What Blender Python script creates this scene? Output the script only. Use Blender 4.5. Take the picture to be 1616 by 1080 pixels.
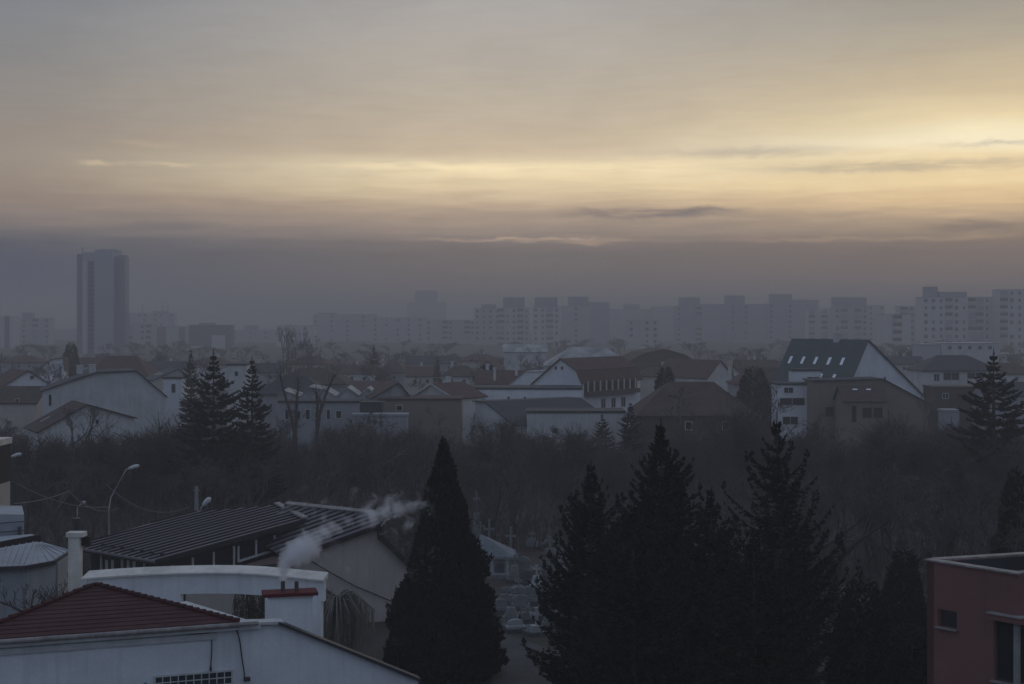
import bpy, math, random
from mathutils import Vector, Matrix
R = math.radians
sc = bpy.context.scene
for o in list(bpy.data.objects): bpy.data.objects.remove(o)
COL = sc.collection

# ------------------------------------------------------------------ camera
F, HOR, CH = 2244.0, 504.0, 20.0        # focal length in photo pixels, horizon row, eye height (m)
cam = bpy.data.cameras.new('camera'); camo = bpy.data.objects.new('camera', cam); COL.objects.link(camo)
cam.sensor_width = 36.0; cam.lens = 36.0*F/1616.0; cam.shift_y = -(540-HOR)/1616.0
cam.clip_start = 0.5; cam.clip_end = 20000
camo.location = (0, 0, CH); camo.rotation_euler = (R(90), 0, 0)
sc.camera = camo
sc.view_settings.view_transform = 'Standard'; sc.view_settings.look = 'None'
sc.view_settings.exposure = 0.0; sc.view_settings.gamma = 1.0
sc.cycles.use_denoising = True
sc.cycles.volume_bounces = 5; sc.cycles.max_bounces = 6; sc.cycles.diffuse_bounces = 3
sc.cycles.transparent_max_bounces = 12

# ------------------------------------------------------------------ world: dusk sky, bands of stratus lit from low on the right
SUN_AZ, SUN_EL = 27.0, 5.0
HAZE_SIGMA, HAZE_TOP = 0.00105, 64.0
HAZE_RGB = (0.090, 0.092, 0.106)          # radiance the lit haze settles at, used to find the sky behind it
def lin(c):
    c = c/255.0
    return c/12.92 if c <= 0.04045 else ((c+0.055)/1.055)**2.4
def behind(rgb, el):
    T = math.exp(-HAZE_SIGMA*(HAZE_TOP-CH)/math.sin(R(max(el, 1.6))))
    return [max((lin(c)-(1-T)*h)/T, 0.01) for c, h in zip(rgb, HAZE_RGB)]
def row_el(y): return math.degrees(math.atan((HOR-y)/F))
ROWS = [440, 400, 385, 366, 345, 325, 295, 265, 235, 205, 150, 75, 0]
RIGHT = [(105,98,98),(118,108,103),(127,114,106),(148,132,117),(178,156,131),(212,184,145),(234,209,164),(234,212,168),(248,236,202),(228,210,170),(200,183,153),(172,163,147),(150,146,139)]
MID = [(102,97,97),(113,106,103),(126,116,111),(142,129,120),(160,143,129),(184,163,140),(220,200,164),(225,209,176),(200,182,157),(192,177,156),(185,174,158),(177,170,161),(170,166,162)]
LEFT = [(82,85,96),(87,88,97),(93,94,100),(110,105,107),(128,118,113),(138,125,117),(143,131,122),(145,134,125),(145,135,127),(143,135,129),(138,134,131),(130,131,134),(121,124,133)]
BACK = [(87+2.5*i, 98+2.8*i, 118+3.2*i) for i in range(13)]
ZEN = (136, 149, 173)
w = bpy.data.worlds.new('World'); sc.world = w; w.use_nodes = True
nt = w.node_tree; nt.nodes.clear(); N = nt.nodes; LK = nt.links.new
def m(op, a, b=None, c=None):
    n = N.new('ShaderNodeMath'); n.operation = op
    for i, v in enumerate((a, b, c)):
        if v is None: continue
        if isinstance(v, (int, float)): n.inputs[i].default_value = v
        else: LK(v, n.inputs[i])
    return n.outputs[0]
def sstep(x, a, b):
    n = N.new('ShaderNodeMapRange'); n.interpolation_type = 'SMOOTHSTEP'
    LK(x, n.inputs[0]); n.inputs[1].default_value = a; n.inputs[2].default_value = b
    return n.outputs[0]
def mixc(f, a, b, t='MIX'):
    n = N.new('ShaderNodeMix'); n.data_type = 'RGBA'; n.blend_type = t
    for s, v in ((n.inputs[0], f), (n.inputs[6], a), (n.inputs[7], b)):
        if isinstance(v, (int, float)): s.default_value = v
        elif isinstance(v, tuple): s.default_value = v
        else: LK(v, s)
    return n.outputs[2]
tc = N.new('ShaderNodeTexCoord'); sp = N.new('ShaderNodeSeparateXYZ'); LK(tc.outputs['Generated'], sp.inputs[0])
X, Y, Z = sp.outputs
az = m('MULTIPLY', m('ARCTAN2', X, Y), 180/math.pi)
el0 = m('MULTIPLY', m('ARCSINE', Z), 180/math.pi)
cmb = N.new('ShaderNodeCombineXYZ'); LK(m('MULTIPLY', az, 0.10), cmb.inputs[0]); LK(m('MULTIPLY', el0, 1.1), cmb.inputs[1])
def noise(vec, scale, detail, rough=0.55, dist=0.0):
    n = N.new('ShaderNodeTexNoise'); LK(vec, n.inputs['Vector']); n.inputs['Scale'].default_value = scale
    n.inputs['Detail'].default_value = detail; n.inputs['Roughness'].default_value = rough; n.inputs['Distortion'].default_value = dist
    return n.outputs[0]
n1 = noise(cmb.outputs[0], 0.9, 5); n2 = noise(cmb.outputs[0], 3.2, 6, 0.6, 0.4)
cm3 = N.new('ShaderNodeCombineXYZ'); LK(m('MULTIPLY', az, 0.35), cm3.inputs[0]); LK(m('MULTIPLY', el0, 1.0), cm3.inputs[1])
n3 = noise(cm3.outputs[0], 1.6, 4, 0.6, 0.8)
low = m('SUBTRACT', 1.0, sstep(el0, 7.0, 14.0))
wob = m('MULTIPLY', m('ADD', m('MULTIPLY', m('SUBTRACT', n1, 0.5), 1.0), m('MULTIPLY', m('SUBTRACT', n2, 0.5), 0.45)), m('ADD', 0.35, m('MULTIPLY', low, 0.65)))
el = m('ADD', el0, wob)
t = m('SQRT', m('MAXIMUM', m('DIVIDE', el, 90.0), 0.0))
def ramp(rows):
    n = N.new('ShaderNodeValToRGB'); cr = n.color_ramp; LK(t, n.inputs[0])
    st = [(0.0, behind(rows[0], row_el(440)))]
    for y, c in zip(ROWS, rows): st.append((math.sqrt(row_el(y)/90), behind(c, row_el(y))))
    top = behind(rows[-1], row_el(0)); z = [lin(c) for c in ZEN]
    st.append((math.sqrt(26/90), [0.6*a+0.4*b for a, b in zip(top, z)])); st.append((math.sqrt(48/90), z)); st.append((1.0, z))
    while len(cr.elements) < len(st): cr.elements.new(0.5)
    for e, (p, c) in zip(cr.elements, st): e.position = p
    for e, (p, c) in zip(cr.elements, st): e.color = (c[0], c[1], c[2], 1)
    return n.outputs[0]
ang = m('MULTIPLY', m('ARCCOSINE', m('COSINE', m('MULTIPLY', m('SUBTRACT', az, SUN_AZ), math.pi/180))), 180/math.pi)
c = mixc(sstep(ang, 7, 27), ramp(RIGHT), ramp(MID))
c = mixc(sstep(ang, 27, 50), c, ramp(LEFT))
c = mixc(sstep(ang, 50, 110), c, ramp(BACK))
# streaks in the stratus
amp = m('ADD', 0.10, m('MULTIPLY', low, 0.13))
c = mixc(1.0, c, m('ADD', 1.0, m('MULTIPLY', m('SUBTRACT', n2, 0.5), amp)), 'MULTIPLY')
cm4 = N.new('ShaderNodeCombineXYZ'); LK(m('MULTIPLY', az, 0.16), cm4.inputs[0]); LK(m('MULTIPLY', el0, 0.42), cm4.inputs[1])
c = mixc(1.0, c, m('ADD', 1.0, m('MULTIPLY', m('SUBTRACT', noise(cm4.outputs[0], 1.3, 5, 0.6, 0.7), 0.5), 0.22)), 'MULTIPLY')
def cloud(px, py, wx, wy, gain, jit=1.0):
    global c
    a0 = math.degrees(math.atan((px-808)/F)); e0 = row_el(py); wa = math.degrees(wx/F); we = math.degrees(wy/F)
    e = m('ADD', el0, m('MULTIPLY', m('SUBTRACT', n3, 0.5), 0.55*jit))
    da = m('DIVIDE', m('SUBTRACT', az, a0), wa); de = m('DIVIDE', m('SUBTRACT', e, e0), we)
    q = m('ADD', m('MULTIPLY', da, da), m('MULTIPLY', de, de))
    g = m('POWER', 2.718, m('MULTIPLY', m('POWER', q, 1.3), -1.0))
    f = m('MULTIPLY', g, sstep(n2, 0.25, 0.55))
    c = mixc(f, c, mixc(1.0, c, (gain[0], gain[1], gain[2], 1), 'MULTIPLY'))
D = (0.40, 0.44, 0.60)
for a in ((1020, 338, 125, 8, D), (1110, 333, 70, 4, (0.6,0.64,0.75)), (1420, 271, 230, 9, (0.66,0.68,0.78)), (1190, 244, 150, 8, (0.75,0.76,0.83)), (1570, 240, 75, 4, (0.7,0.72,0.8)),
          (265, 361, 70, 7, (0.75,0.78,0.85)), (1545, 364, 90, 8, (0.6,0.62,0.7)), (1330, 340, 190, 5, (0.85,0.86,0.9)),
          (150, 268, 22, 4, (1.35,1.3,1.2)), (270, 266, 75, 3.5, (1.3,1.26,1.2)), (640, 262, 170, 5, (1.16,1.14,1.1)), (230, 237, 50, 4, (1.12,1.1,1.06)),
          (820, 379, 170, 3, (1.9,1.75,1.5)), (925, 384, 50, 2.5, (1.8,1.6,1.35)), (1330, 381, 290, 3, (1.35,1.28,1.15)), (870, 268, 250, 16, (1.16,1.14,1.08))):
    cloud(*a)
# top of the smog bank: a flat step
c = mixc(m('MULTIPLY', m('SUBTRACT', 1.0, sstep(m('ADD', el0, m('MULTIPLY', m('SUBTRACT', n1, 0.5), 0.12)), row_el(383), row_el(371))), 0.35), c, mixc(1.0, c, (0.6, 0.64, 0.76, 1), 'MULTIPLY'))
sky = N.new('ShaderNodeTexSky'); sky.sky_type = 'NISHITA'; sky.sun_disc = False
sky.sun_elevation = R(SUN_EL); sky.sun_rotation = R(SUN_AZ); sky.dust_density = 4.0; sky.altitude = 80
bg1 = N.new('ShaderNodeBackground'); LK(c, bg1.inputs[0]); bg1.inputs[1].default_value = 0.98
bg2 = N.new('ShaderNodeBackground'); LK(sky.outputs[0], bg2.inputs[0]); bg2.inputs[1].default_value = 0.0012
ad = N.new('ShaderNodeAddShader'); LK(bg1.outputs[0], ad.inputs[0]); LK(bg2.outputs[0], ad.inputs[1])
wo = N.new('ShaderNodeOutputWorld'); LK(ad.outputs[0], wo.inputs[0])

# the sun, veiled by cloud low on the right beyond the frame
sl = bpy.data.lights.new('sun', 'SUN'); sl.energy = 0.12; sl.angle = R(20); sl.color = (1.0, 0.86, 0.66)
so = bpy.data.objects.new('sun', sl); COL.objects.link(so)
sd = Vector((math.sin(R(SUN_AZ))*math.cos(R(SUN_EL)), math.cos(R(SUN_AZ))*math.cos(R(SUN_EL)), math.sin(R(SUN_EL))))
so.rotation_euler = sd.to_track_quat('Z', 'Y').to_euler(); so.location = (0, 0, 100)

# ------------------------------------------------------------------ materials
MATS = {}
def mat(name, col, rough=0.85, var=0.25, scale=0.6, streak=0.0, bump=0.15, fine=14.0, metal=0.0, spec=0.3):
    if name in MATS: return MATS[name]
    mt = bpy.data.materials.new(name); mt.use_nodes = True; t_ = mt.node_tree; b = t_.nodes['Principled BSDF']
    b.inputs['Roughness'].default_value = rough; b.inputs['Metallic'].default_value = metal; b.inputs['Specular IOR Level'].default_value = spec
    co = t_.nodes.new('ShaderNodeTexCoord')
    n_ = t_.nodes.new('ShaderNodeTexNoise'); n_.inputs['Scale'].default_value = scale; n_.inputs['Detail'].default_value = 6; n_.inputs['Roughness'].default_value = 0.62
    t_.links.new(co.outputs['Object'], n_.inputs['Vector'])
    f_ = t_.nodes.new('ShaderNodeTexNoise'); f_.inputs['Scale'].default_value = fine; f_.inputs['Detail'].default_value = 4
    t_.links.new(co.outputs['Object'], f_.inputs['Vector'])
    r_ = t_.nodes.new('ShaderNodeValToRGB'); e = r_.color_ramp.elements
    e[0].position = 0.3; e[1].position = 0.72
    e[0].color = tuple(x*(1-var) for x in col)+(1,); e[1].color = tuple(min(x*(1+var*0.6), 0.9) for x in col)+(1,)
    t_.links.new(n_.outputs[0], r_.inputs[0]); outc = r_.outputs[0]
    x_ = t_.nodes.new('ShaderNodeMix'); x_.data_type = 'RGBA'; x_.blend_type = 'MULTIPLY'; x_.inputs[0].default_value = 1.0
    q_ = t_.nodes.new('ShaderNodeMapRange'); t_.links.new(f_.outputs[0], q_.inputs[0]); q_.inputs[1].default_value = 0.25; q_.inputs[2].default_value = 0.75
    q_.inputs[3].default_value = 1-var*0.5; q_.inputs[4].default_value = 1+var*0.25
    t_.links.new(outc, x_.inputs[6]); t_.links.new(q_.outputs[0], x_.inputs[7]); outc = x_.outputs[2]
    if streak > 0:      # rain streaks running down
        mp = t_.nodes.new('ShaderNodeMapping'); mp.inputs['Scale'].default_value = (2.2, 2.2, 0.12); t_.links.new(co.outputs['Object'], mp.inputs[0])
        s_ = t_.nodes.new('ShaderNodeTexNoise'); s_.inputs['Scale'].default_value = 1.6; s_.inputs['Detail'].default_value = 5; t_.links.new(mp.outputs[0], s_.inputs['Vector'])
        g_ = t_.nodes.new('ShaderNodeMapRange'); g_.inputs[1].default_value = 0.5; g_.inputs[2].default_value = 0.8; g_.inputs[3].default_value = 0.0; g_.inputs[4].default_value = streak
        t_.links.new(s_.outputs[0], g_.inputs[0])
        y_ = t_.nodes.new('ShaderNodeMix'); y_.data_type = 'RGBA'; t_.links.new(g_.outputs[0], y_.inputs[0]); t_.links.new(outc, y_.inputs[6])
        y_.inputs[7].default_value = tuple(x*0.45 for x in col)+(1,); outc = y_.outputs[2]
    t_.links.new(outc, b.inputs['Base Color'])
    if bump > 0:
        bp = t_.nodes.new('ShaderNodeBump'); bp.inputs['Strength'].default_value = bump; bp.inputs['Distance'].default_value = 0.03
        t_.links.new(f_.outputs[0], bp.inputs['Height']); t_.links.new(bp.outputs[0], b.inputs['Normal'])
    MATS[name] = mt; return mt
WHITE = mat('white_render', (0.735, 0.75, 0.765), 0.9, 0.15, 0.45, 0.28)
OLDWHITE = mat('weathered_white_render', (0.60, 0.60, 0.575), 0.9, 0.22, 0.4, 0.45)
CREAM = mat('cream_render', (0.50, 0.47, 0.41), 0.9, 0.18, 0.4, 0.35)
BEIGE = mat('beige_render', (0.53, 0.475, 0.42), 0.92, 0.12, 0.3, 0.25)
TAUPE = mat('taupe_render', (0.22, 0.195, 0.165), 0.92, 0.15, 0.3, 0.3)
GREYW = mat('grey_render', (0.34, 0.35, 0.36), 0.92, 0.18, 0.4, 0.4)
REDW = mat('terracotta_render', (0.215, 0.105, 0.095), 0.9, 0.14, 0.5, 0.2)
DARKW = mat('dark_brown_wall', (0.035, 0.03, 0.03), 0.8, 0.25, 0.5, 0.2)
BROWNW = mat('brown_brick_wall', (0.11, 0.085, 0.07), 0.9, 0.3, 0.8, 0.3)
CONC = mat('pale_concrete', (0.74, 0.70, 0.62), 0.9, 0.25, 0.9, 0.35)
PANEL = mat('concrete_panel', (0.46, 0.47, 0.46), 0.9, 0.12, 0.08, 0.25, 0.0)
PANELB = mat('blue_grey_panel', (0.33, 0.35, 0.38), 0.9, 0.12, 0.08, 0.25, 0.0)
PANELW = mat('white_panel', (0.60, 0.60, 0.57), 0.9, 0.12, 0.08, 0.3, 0.0)
PANELD = mat('dark_panel', (0.12, 0.13, 0.145), 0.8, 0.15, 0.1, 0.2, 0.0)
TOWERM = mat('tower_cladding', (0.42, 0.44, 0.47), 0.7, 0.10, 0.05, 0.15, 0.0)
TOWERD = mat('tower_dark_cladding', (0.21, 0.225, 0.26), 0.6, 0.10, 0.05, 0.15, 0.0)
RTILE = mat('red_clay_tile', (0.105, 0.064, 0.054), 0.85, 0.35, 0.7, 0.2)
BTILE = mat('brown_clay_tile', (0.085, 0.06, 0.052), 0.85, 0.35, 0.7, 0.2)
REDMETAL = mat('red_metal_tile', (0.068, 0.018, 0.019), 0.7, 0.35, 0.9, 0.25, 0.1)
REDCAP = mat('red_painted_sheet', (0.11, 0.010, 0.016), 0.8, 0.25, 2.0)
SEAMSHADE = mat('brown_seam_painted_shade', (0.022, 0.019, 0.022), 0.8, 0.2, 1.0, bump=0.0, spec=0.1)  # rib shadow painted into the seam colour, darker than the roof panels
BRMETAL = mat('brown_metal_sheet', (0.115, 0.10, 0.11), 0.55, 0.2, 0.8, 0.15, 0.05, spec=0.6)
GRNROOF = mat('green_grey_sheet', (0.06, 0.085, 0.085), 0.6, 0.15, 0.4, 0.1)
DARKROOF = mat('charcoal_sheet', (0.045, 0.047, 0.055), 0.7, 0.25, 0.5, 0.2)
PALEMETAL = mat('galvanised_sheet', (0.36, 0.39, 0.42), 0.55, 0.22, 0.7, 0.3, 0.1, spec=0.5)
POLY = mat('pale_corrugated_sheet', (0.40, 0.41, 0.40), 0.6, 0.55, 0.35, 0.6)
WOODT = mat('dark_timber_trim', (0.06, 0.05, 0.045), 0.8, 0.3, 2.0)
TRIM = mat('off_white_trim', (0.58, 0.58, 0.56), 0.8, 0.2, 1.5, 0.2)
RUSTTRIM = mat('stained_gutter', (0.33, 0.30, 0.28), 0.7, 0.45, 2.5, 0.5)
DARKMETAL = mat('dark_steel', (0.05, 0.05, 0.055), 0.5, 0.2, 2.0)
RUSTY = mat('sooty_flue_pipe', (0.10, 0.075, 0.07), 0.7, 0.4, 5.0)
LAMPM = mat('pale_lamp_metal', (0.62, 0.62, 0.60), 0.5, 0.15, 3.0)
POLEM = mat('grey_pole', (0.30, 0.30, 0.29), 0.8, 0.25, 2.0, 0.3)
BARK = mat('bare_bark', (0.085, 0.076, 0.068), 0.95, 0.35, 2.0)
TWIG = mat('twig_bark', (0.105, 0.093, 0.083), 0.95, 0.35, 3.0, bump=0)
WILLOW = mat('willow_twig', (0.25, 0.235, 0.20), 0.95, 0.35, 3.0, bump=0)
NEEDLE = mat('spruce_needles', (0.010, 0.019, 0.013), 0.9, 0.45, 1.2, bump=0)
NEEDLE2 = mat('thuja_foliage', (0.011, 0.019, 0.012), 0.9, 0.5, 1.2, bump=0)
STONE = mat('grave_stone', (0.25, 0.255, 0.255), 0.9, 0.35, 2.0, 0.5)
STONEW = mat('white_marble', (0.45, 0.46, 0.46), 0.8, 0.25, 3.0, 0.3)
STONED = mat('dark_grave_stone', (0.12, 0.125, 0.13), 0.8, 0.35, 2.0, 0.3)
SOIL = mat('winter_ground', (0.065, 0.06, 0.05), 0.98, 0.45, 0.12, 0.0, 0.3, 1.5)
TARN = mat('tarnished_zinc', (0.20, 0.225, 0.245), 0.7, 0.3, 1.2, 0.4)
PAVE = mat('path_concrete', (0.085, 0.085, 0.084), 0.95, 0.3, 0.5, 0.0, 0.3, 4.0)
ASPHALT = mat('asphalt', (0.05, 0.05, 0.052), 0.95, 0.25, 0.3, 0.0, 0.3, 6.0)
CABLE = mat('black_cable', (0.03, 0.03, 0.03), 0.6, 0.2, 2.0)
CABLEP = mat('pale_weathered_cable', (0.22, 0.22, 0.21), 0.7, 0.2, 2.0)
IVY = mat('ivy_stems', (0.085, 0.08, 0.06), 0.95, 0.5, 2.0, bump=0)
def glassy(name, col, rough, metal):
    mt = bpy.data.materials.new(name); mt.use_nodes = True; b = mt.node_tree.nodes['Principled BSDF']
    b.inputs['Base Color'].default_value = col+(1,); b.inputs['Roughness'].default_value = rough; b.inputs['Metallic'].default_value = metal
    b.inputs['Specular IOR Level'].default_value = 0.5
    n_ = mt.node_tree.nodes.new('ShaderNodeTexNoise'); n_.inputs['Scale'].default_value = 2.0
    bp = mt.node_tree.nodes.new('ShaderNodeBump'); bp.inputs['Strength'].default_value = 0.05
    mt.node_tree.links.new(n_.outputs[0], bp.inputs['Height']); mt.node_tree.links.new(bp.outputs[0], b.inputs['Normal'])
    return mt
GLASS = glassy('window_glass', (0.02, 0.023, 0.027), 0.12, 0.0)
SKYGLASS = glassy('skylight_glass', (0.75, 0.78, 0.8), 0.15, 0.85)
BLKGLASS = glassy('glass_block', (0.03, 0.045, 0.05), 0.25, 0.0)

# ------------------------------------------------------------------ helpers
def P(px, py, d): return Vector(((px-808)/F*d, d, CH+(HOR-py)/F*d))
def ZP(py, d): return CH+(HOR-py)/F*d
def XP(px, d): return (px-808)/F*d
def depth(py, z): return (CH-z)*F/(py-HOR)
class MB:
    def __init__(s): s.v = []; s.f = []
    def poly(s, pts): k = len(s.v); s.v += [tuple(p) for p in pts]; s.f.append(tuple(range(k, k+len(pts)))); return s
    def prism(s, pts, ext):
        n = len(pts); k = len(s.v); e = Vector(ext)
        s.v += [tuple(p) for p in pts]+[tuple(Vector(p)+e) for p in pts]
        s.f.append(tuple(range(k+n-1, k-1, -1))); s.f.append(tuple(range(k+n, k+2*n)))
        for i in range(n): j = (i+1) % n; s.f.append((k+i, k+j, k+n+j, k+n+i))
        return s
    def box(s, c, size, rz=0.0):
        c = Vector(c); hx, hy, hz = (a/2 for a in size); ca, sa = math.cos(rz), math.sin(rz)
        pts = [Vector((ca*x-sa*y, sa*x+ca*y, -hz))+c for x, y in ((-hx,-hy),(hx,-hy),(hx,hy),(-hx,hy))]
        return s.prism(pts, (0, 0, size[2]))
    def bar(s, a, b, wd, ht, up=(0, 0, 1)):
        a = Vector(a); b = Vector(b); dr = (b-a).normalized(); sd_ = dr.cross(Vector(up)).normalized(); u = sd_.cross(dr)
        pts = [a+sd_*wd/2*i+u*ht/2*j for i, j in ((-1,-1),(1,-1),(1,1),(-1,1))]
        return s.prism(pts, b-a)
    def tube(s, pts, rad, n=6, cap=True):
        pts = [Vector(p) for p in pts]; k = len(s.v); L = len(pts)
        if not isinstance(rad, (list, tuple)): rad = [rad]*L
        for i, p in enumerate(pts):
            dr = (pts[min(i+1, L-1)]-pts[max(i-1, 0)])
            dr = dr.normalized() if dr.length > 1e-9 else Vector((0, 0, 1))
            a = dr.cross(Vector((0, 0, 1)) if abs(dr.z) < 0.9 else Vector((1, 0, 0))).normalized(); b = dr.cross(a)
            for q in range(n):
                th = 2*math.pi*q/n; s.v.append(tuple(p+(a*math.cos(th)+b*math.sin(th))*rad[i]))
        for i in range(L-1):
            for q in range(n):
                r = (q+1) % n; s.f.append((k+i*n+q, k+i*n+r, k+(i+1)*n+r, k+(i+1)*n+q))
        if cap: s.f.append(tuple(range(k+n-1, k-1, -1))); s.f.append(tuple(range(k+(L-1)*n, k+L*n)))
        return s
    def lathe(s, c, prof, n=12):
        k = len(s.v)
        for r, z in prof:
            for q in range(n): th = 2*math.pi*q/n; s.v.append((c[0]+r*math.cos(th), c[1]+r*math.sin(th), c[2]+z))
        for i in range(len(prof)-1):
            for q in range(n): r = (q+1) % n; s.f.append((k+i*n+q, k+i*n+r, k+(i+1)*n+r, k+(i+1)*n+q))
        s.f.append(tuple(range(k+n-1, k-1, -1))); s.f.append(tuple(range(k+(len(prof)-1)*n, k+len(prof)*n)))
        return s
    def mesh(s, name, mt, off=None, smooth=False):
        me = bpy.data.meshes.new(name)
        v = s.v if off is None else [(x-off[0], y-off[1], z-off[2]) for x, y, z in s.v]
        me.from_pydata(v, [], s.f); me.materials.append(mt)
        if smooth: me.polygons.foreach_set('use_smooth', [True]*len(me.polygons))
        me.update(); return me
    def build(s, name, mt, parent=None, smooth=False):
        """vertices are in world space when the thing carries world_build, else in the thing's own space"""
        off = None; r = parent
        while r is not None and r.parent is not None: r = r.parent
        if r is not None and r.get('_w'): off = r.location
        o = bpy.data.objects.new(name, s.mesh(name, mt, off, smooth)); COL.objects.link(o)
        if parent is not None: o.parent = parent
        return o
def tag(o, label=None, cat=None, group=None, kind=None):
    if label: o['label'] = label
    if cat: o['category'] = cat
    if group: o['group'] = group
    if kind: o['kind'] = kind
    return o
ROOTS = []
def thing(name, label, cat, loc=(0, 0, 0), rz=0.0, group=None, world=False):
    o = bpy.data.objects.new(name, None); COL.objects.link(o); o.location = loc; o.rotation_euler = (0, 0, rz)
    o.empty_display_size = 0.3; tag(o, label, cat, group)
    if world: o['_w'] = 1; ROOTS.append(o)
    return o
def inst(name, me, parent, loc=(0, 0, 0), rot=None):
    o = bpy.data.objects.new(name, me); COL.objects.link(o); o.parent = parent; o.location = loc
    if rot is not None: o.rotation_euler = rot
    return o
def copy_tree(o, parent=None):
    c_ = o.copy(); COL.objects.link(c_); c_.parent = parent
    for ch in o.children: copy_tree(ch, c_)
    return c_
WCACHE = {}
def window(parent, loc, rz, wd, ht, frame=None, pane=None, sill=False):
    """local frame: outward is -y; the frame stands proud of the wall, the pane lies back in it"""
    frame = frame or TRIM; pane = pane or GLASS
    key = (round(wd, 2), round(ht, 2), frame.name, pane.name, sill)
    if key not in WCACHE:
        fm = MB(); fw = min(0.09, wd*0.12)
        for x, z, a, b in ((0, ht/2-fw/2, wd, fw), (0, -ht/2+fw/2, wd, fw), (-wd/2+fw/2, 0, fw, ht-2*fw), (wd/2-fw/2, 0, fw, ht-2*fw)):
            fm.box((x, -0.03, z), (a, 0.10, b))
        if wd > 1.1: fm.box((0, -0.025, 0), (fw*0.8, 0.08, ht-2*fw))
        if sill: fm.box((0, -0.09, -ht/2-0.05), (wd+0.16, 0.24, 0.05))
        pm = MB(); pm.box((0, -0.004, 0), (wd-2*fw+0.004, 0.03, ht-2*fw+0.004))
        WCACHE[key] = (fm.mesh('window', frame), pm.mesh('pane', pane))
    a, b = WCACHE[key]
    o = inst('window', a, parent, loc, (0, 0, rz)); inst('pane', b, o); return o

def phouse(name, label, org, theta, L, prof, wall, roof, wins=(), chim=(), sky=(), cat='house', roof_edges=None, over=0.35, th=0.16, trim=None, group=None, zbase=0.0, ribs=0.0):
    """a house swept from the outline of its front: prof = (u, z) points left to right, swept L metres back along the ridge"""
    t_ = thing(name, label, cat, (org[0], org[1], 0), theta, group)
    n = len(prof)
    wl = MB(); pts = [(prof[0][0], 0, zbase)]+[(u, 0, z) for u, z in prof]+[(prof[-1][0], 0, zbase)]
    wl.prism(pts, (0, L, 0)); wl.build('wall', wall, t_)
    edges = roof_edges if roof_edges is not None else [i for i in range(n-1) if abs(prof[i+1][0]-prof[i][0]) > 0.05]
    roofs = {}
    if edges:
        for i in edges:
            (u0, z0), (u1, z1) = prof[i], prof[i+1]
            dr = Vector((u1-u0, 0, z1-z0)).normalized(); nm = Vector((-dr.z, 0, dr.x))
            a = Vector((u0, 0, z0)); b = Vector((u1, 0, z1))
            if i == edges[0] and i == 0: a = a-dr*over
            if i == n-2: b = b+dr*over
            a = a+nm*0.004; b = b+nm*0.004
            rb = MB(); rb.prism([a+Vector((0, -over, 0)), b+Vector((0, -over, 0)), b+nm*th+Vector((0, -over, 0)), a+nm*th+Vector((0, -over, 0))], (0, L+2*over, 0))
            if ribs > 0:
                k = int((L+2*over)/ribs)
                for j in range(1, k): rb.bar(a+nm*(th+0.02)+Vector((0, -over+j*ribs, 0)), b+nm*(th+0.02)+Vector((0, -over+j*ribs, 0)), 0.05, 0.05, nm)
            ro = rb.build('roof', roof, t_); roofs[i] = (ro, a, b, nm)
            if trim is not None:
                tb = MB(); tb.bar(a+nm*(th/2)+Vector((0, -over-0.03, 0)), b+nm*(th/2)+Vector((0, -over-0.03, 0)), 0.05, th+0.1, nm); tb.build('bargeboard', trim, ro)
    ul, ur = prof[0][0], prof[-1][0]
    for wn in wins:
        fc, a, z, wd, ht = wn[:5]; fr = wn[5] if len(wn) > 5 else None
        if fc == 'F': window(t_, (a, -0.01, z), 0, wd, ht, fr)
        elif fc == 'R': window(t_, (ur+0.01, a, z), R(90), wd, ht, fr)
        elif fc == 'L': window(t_, (ul-0.01, a, z), R(-90), wd, ht, fr)
    for cx, cy, cw, z0, z1 in chim:
        cb = MB(); cb.box((cx, cy, (z0+z1)/2), (cw, cw, z1-z0)); cb.box((cx, cy, z1+0.05), (cw+0.16, cw+0.16, 0.1))
        cb.build('chimney', OLDWHITE, t_)
    for i, fr, v, sw, sh in sky:
        ro, a, b, nm = roofs[i]; p = a+(b-a)*fr; p = Vector((p.x, v, p.z))+nm*(th+0.04)
        dr = (b-a).normalized(); k = MB()
        q = [p-dr*sh/2-Vector((0, sw/2, 0)), p+dr*sh/2-Vector((0, sw/2, 0)), p+dr*sh/2+Vector((0, sw/2, 0)), p-dr*sh/2+Vector((0, sw/2, 0))]
        k.prism([x-nm*0.05 for x in q], nm*0.09); s_ = k.build('skylight', DARKMETAL, ro)
        k = MB(); q = [p+(x-p)*0.86 for x in q]; k.prism([x+nm*0.03 for x in q], nm*0.02); k.build('pane', SKYGLASS, s_)
    return t_
def pxprof(pts, d, th):
    """photo outline of a front at depth d, turned by th -> ground origin and metric profile"""
    x0 = XP(pts[0][0], d)
    return (x0, d), [((px-pts[0][0])/F*d/math.cos(th), ZP(py, d)) for px, py in pts]
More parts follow.
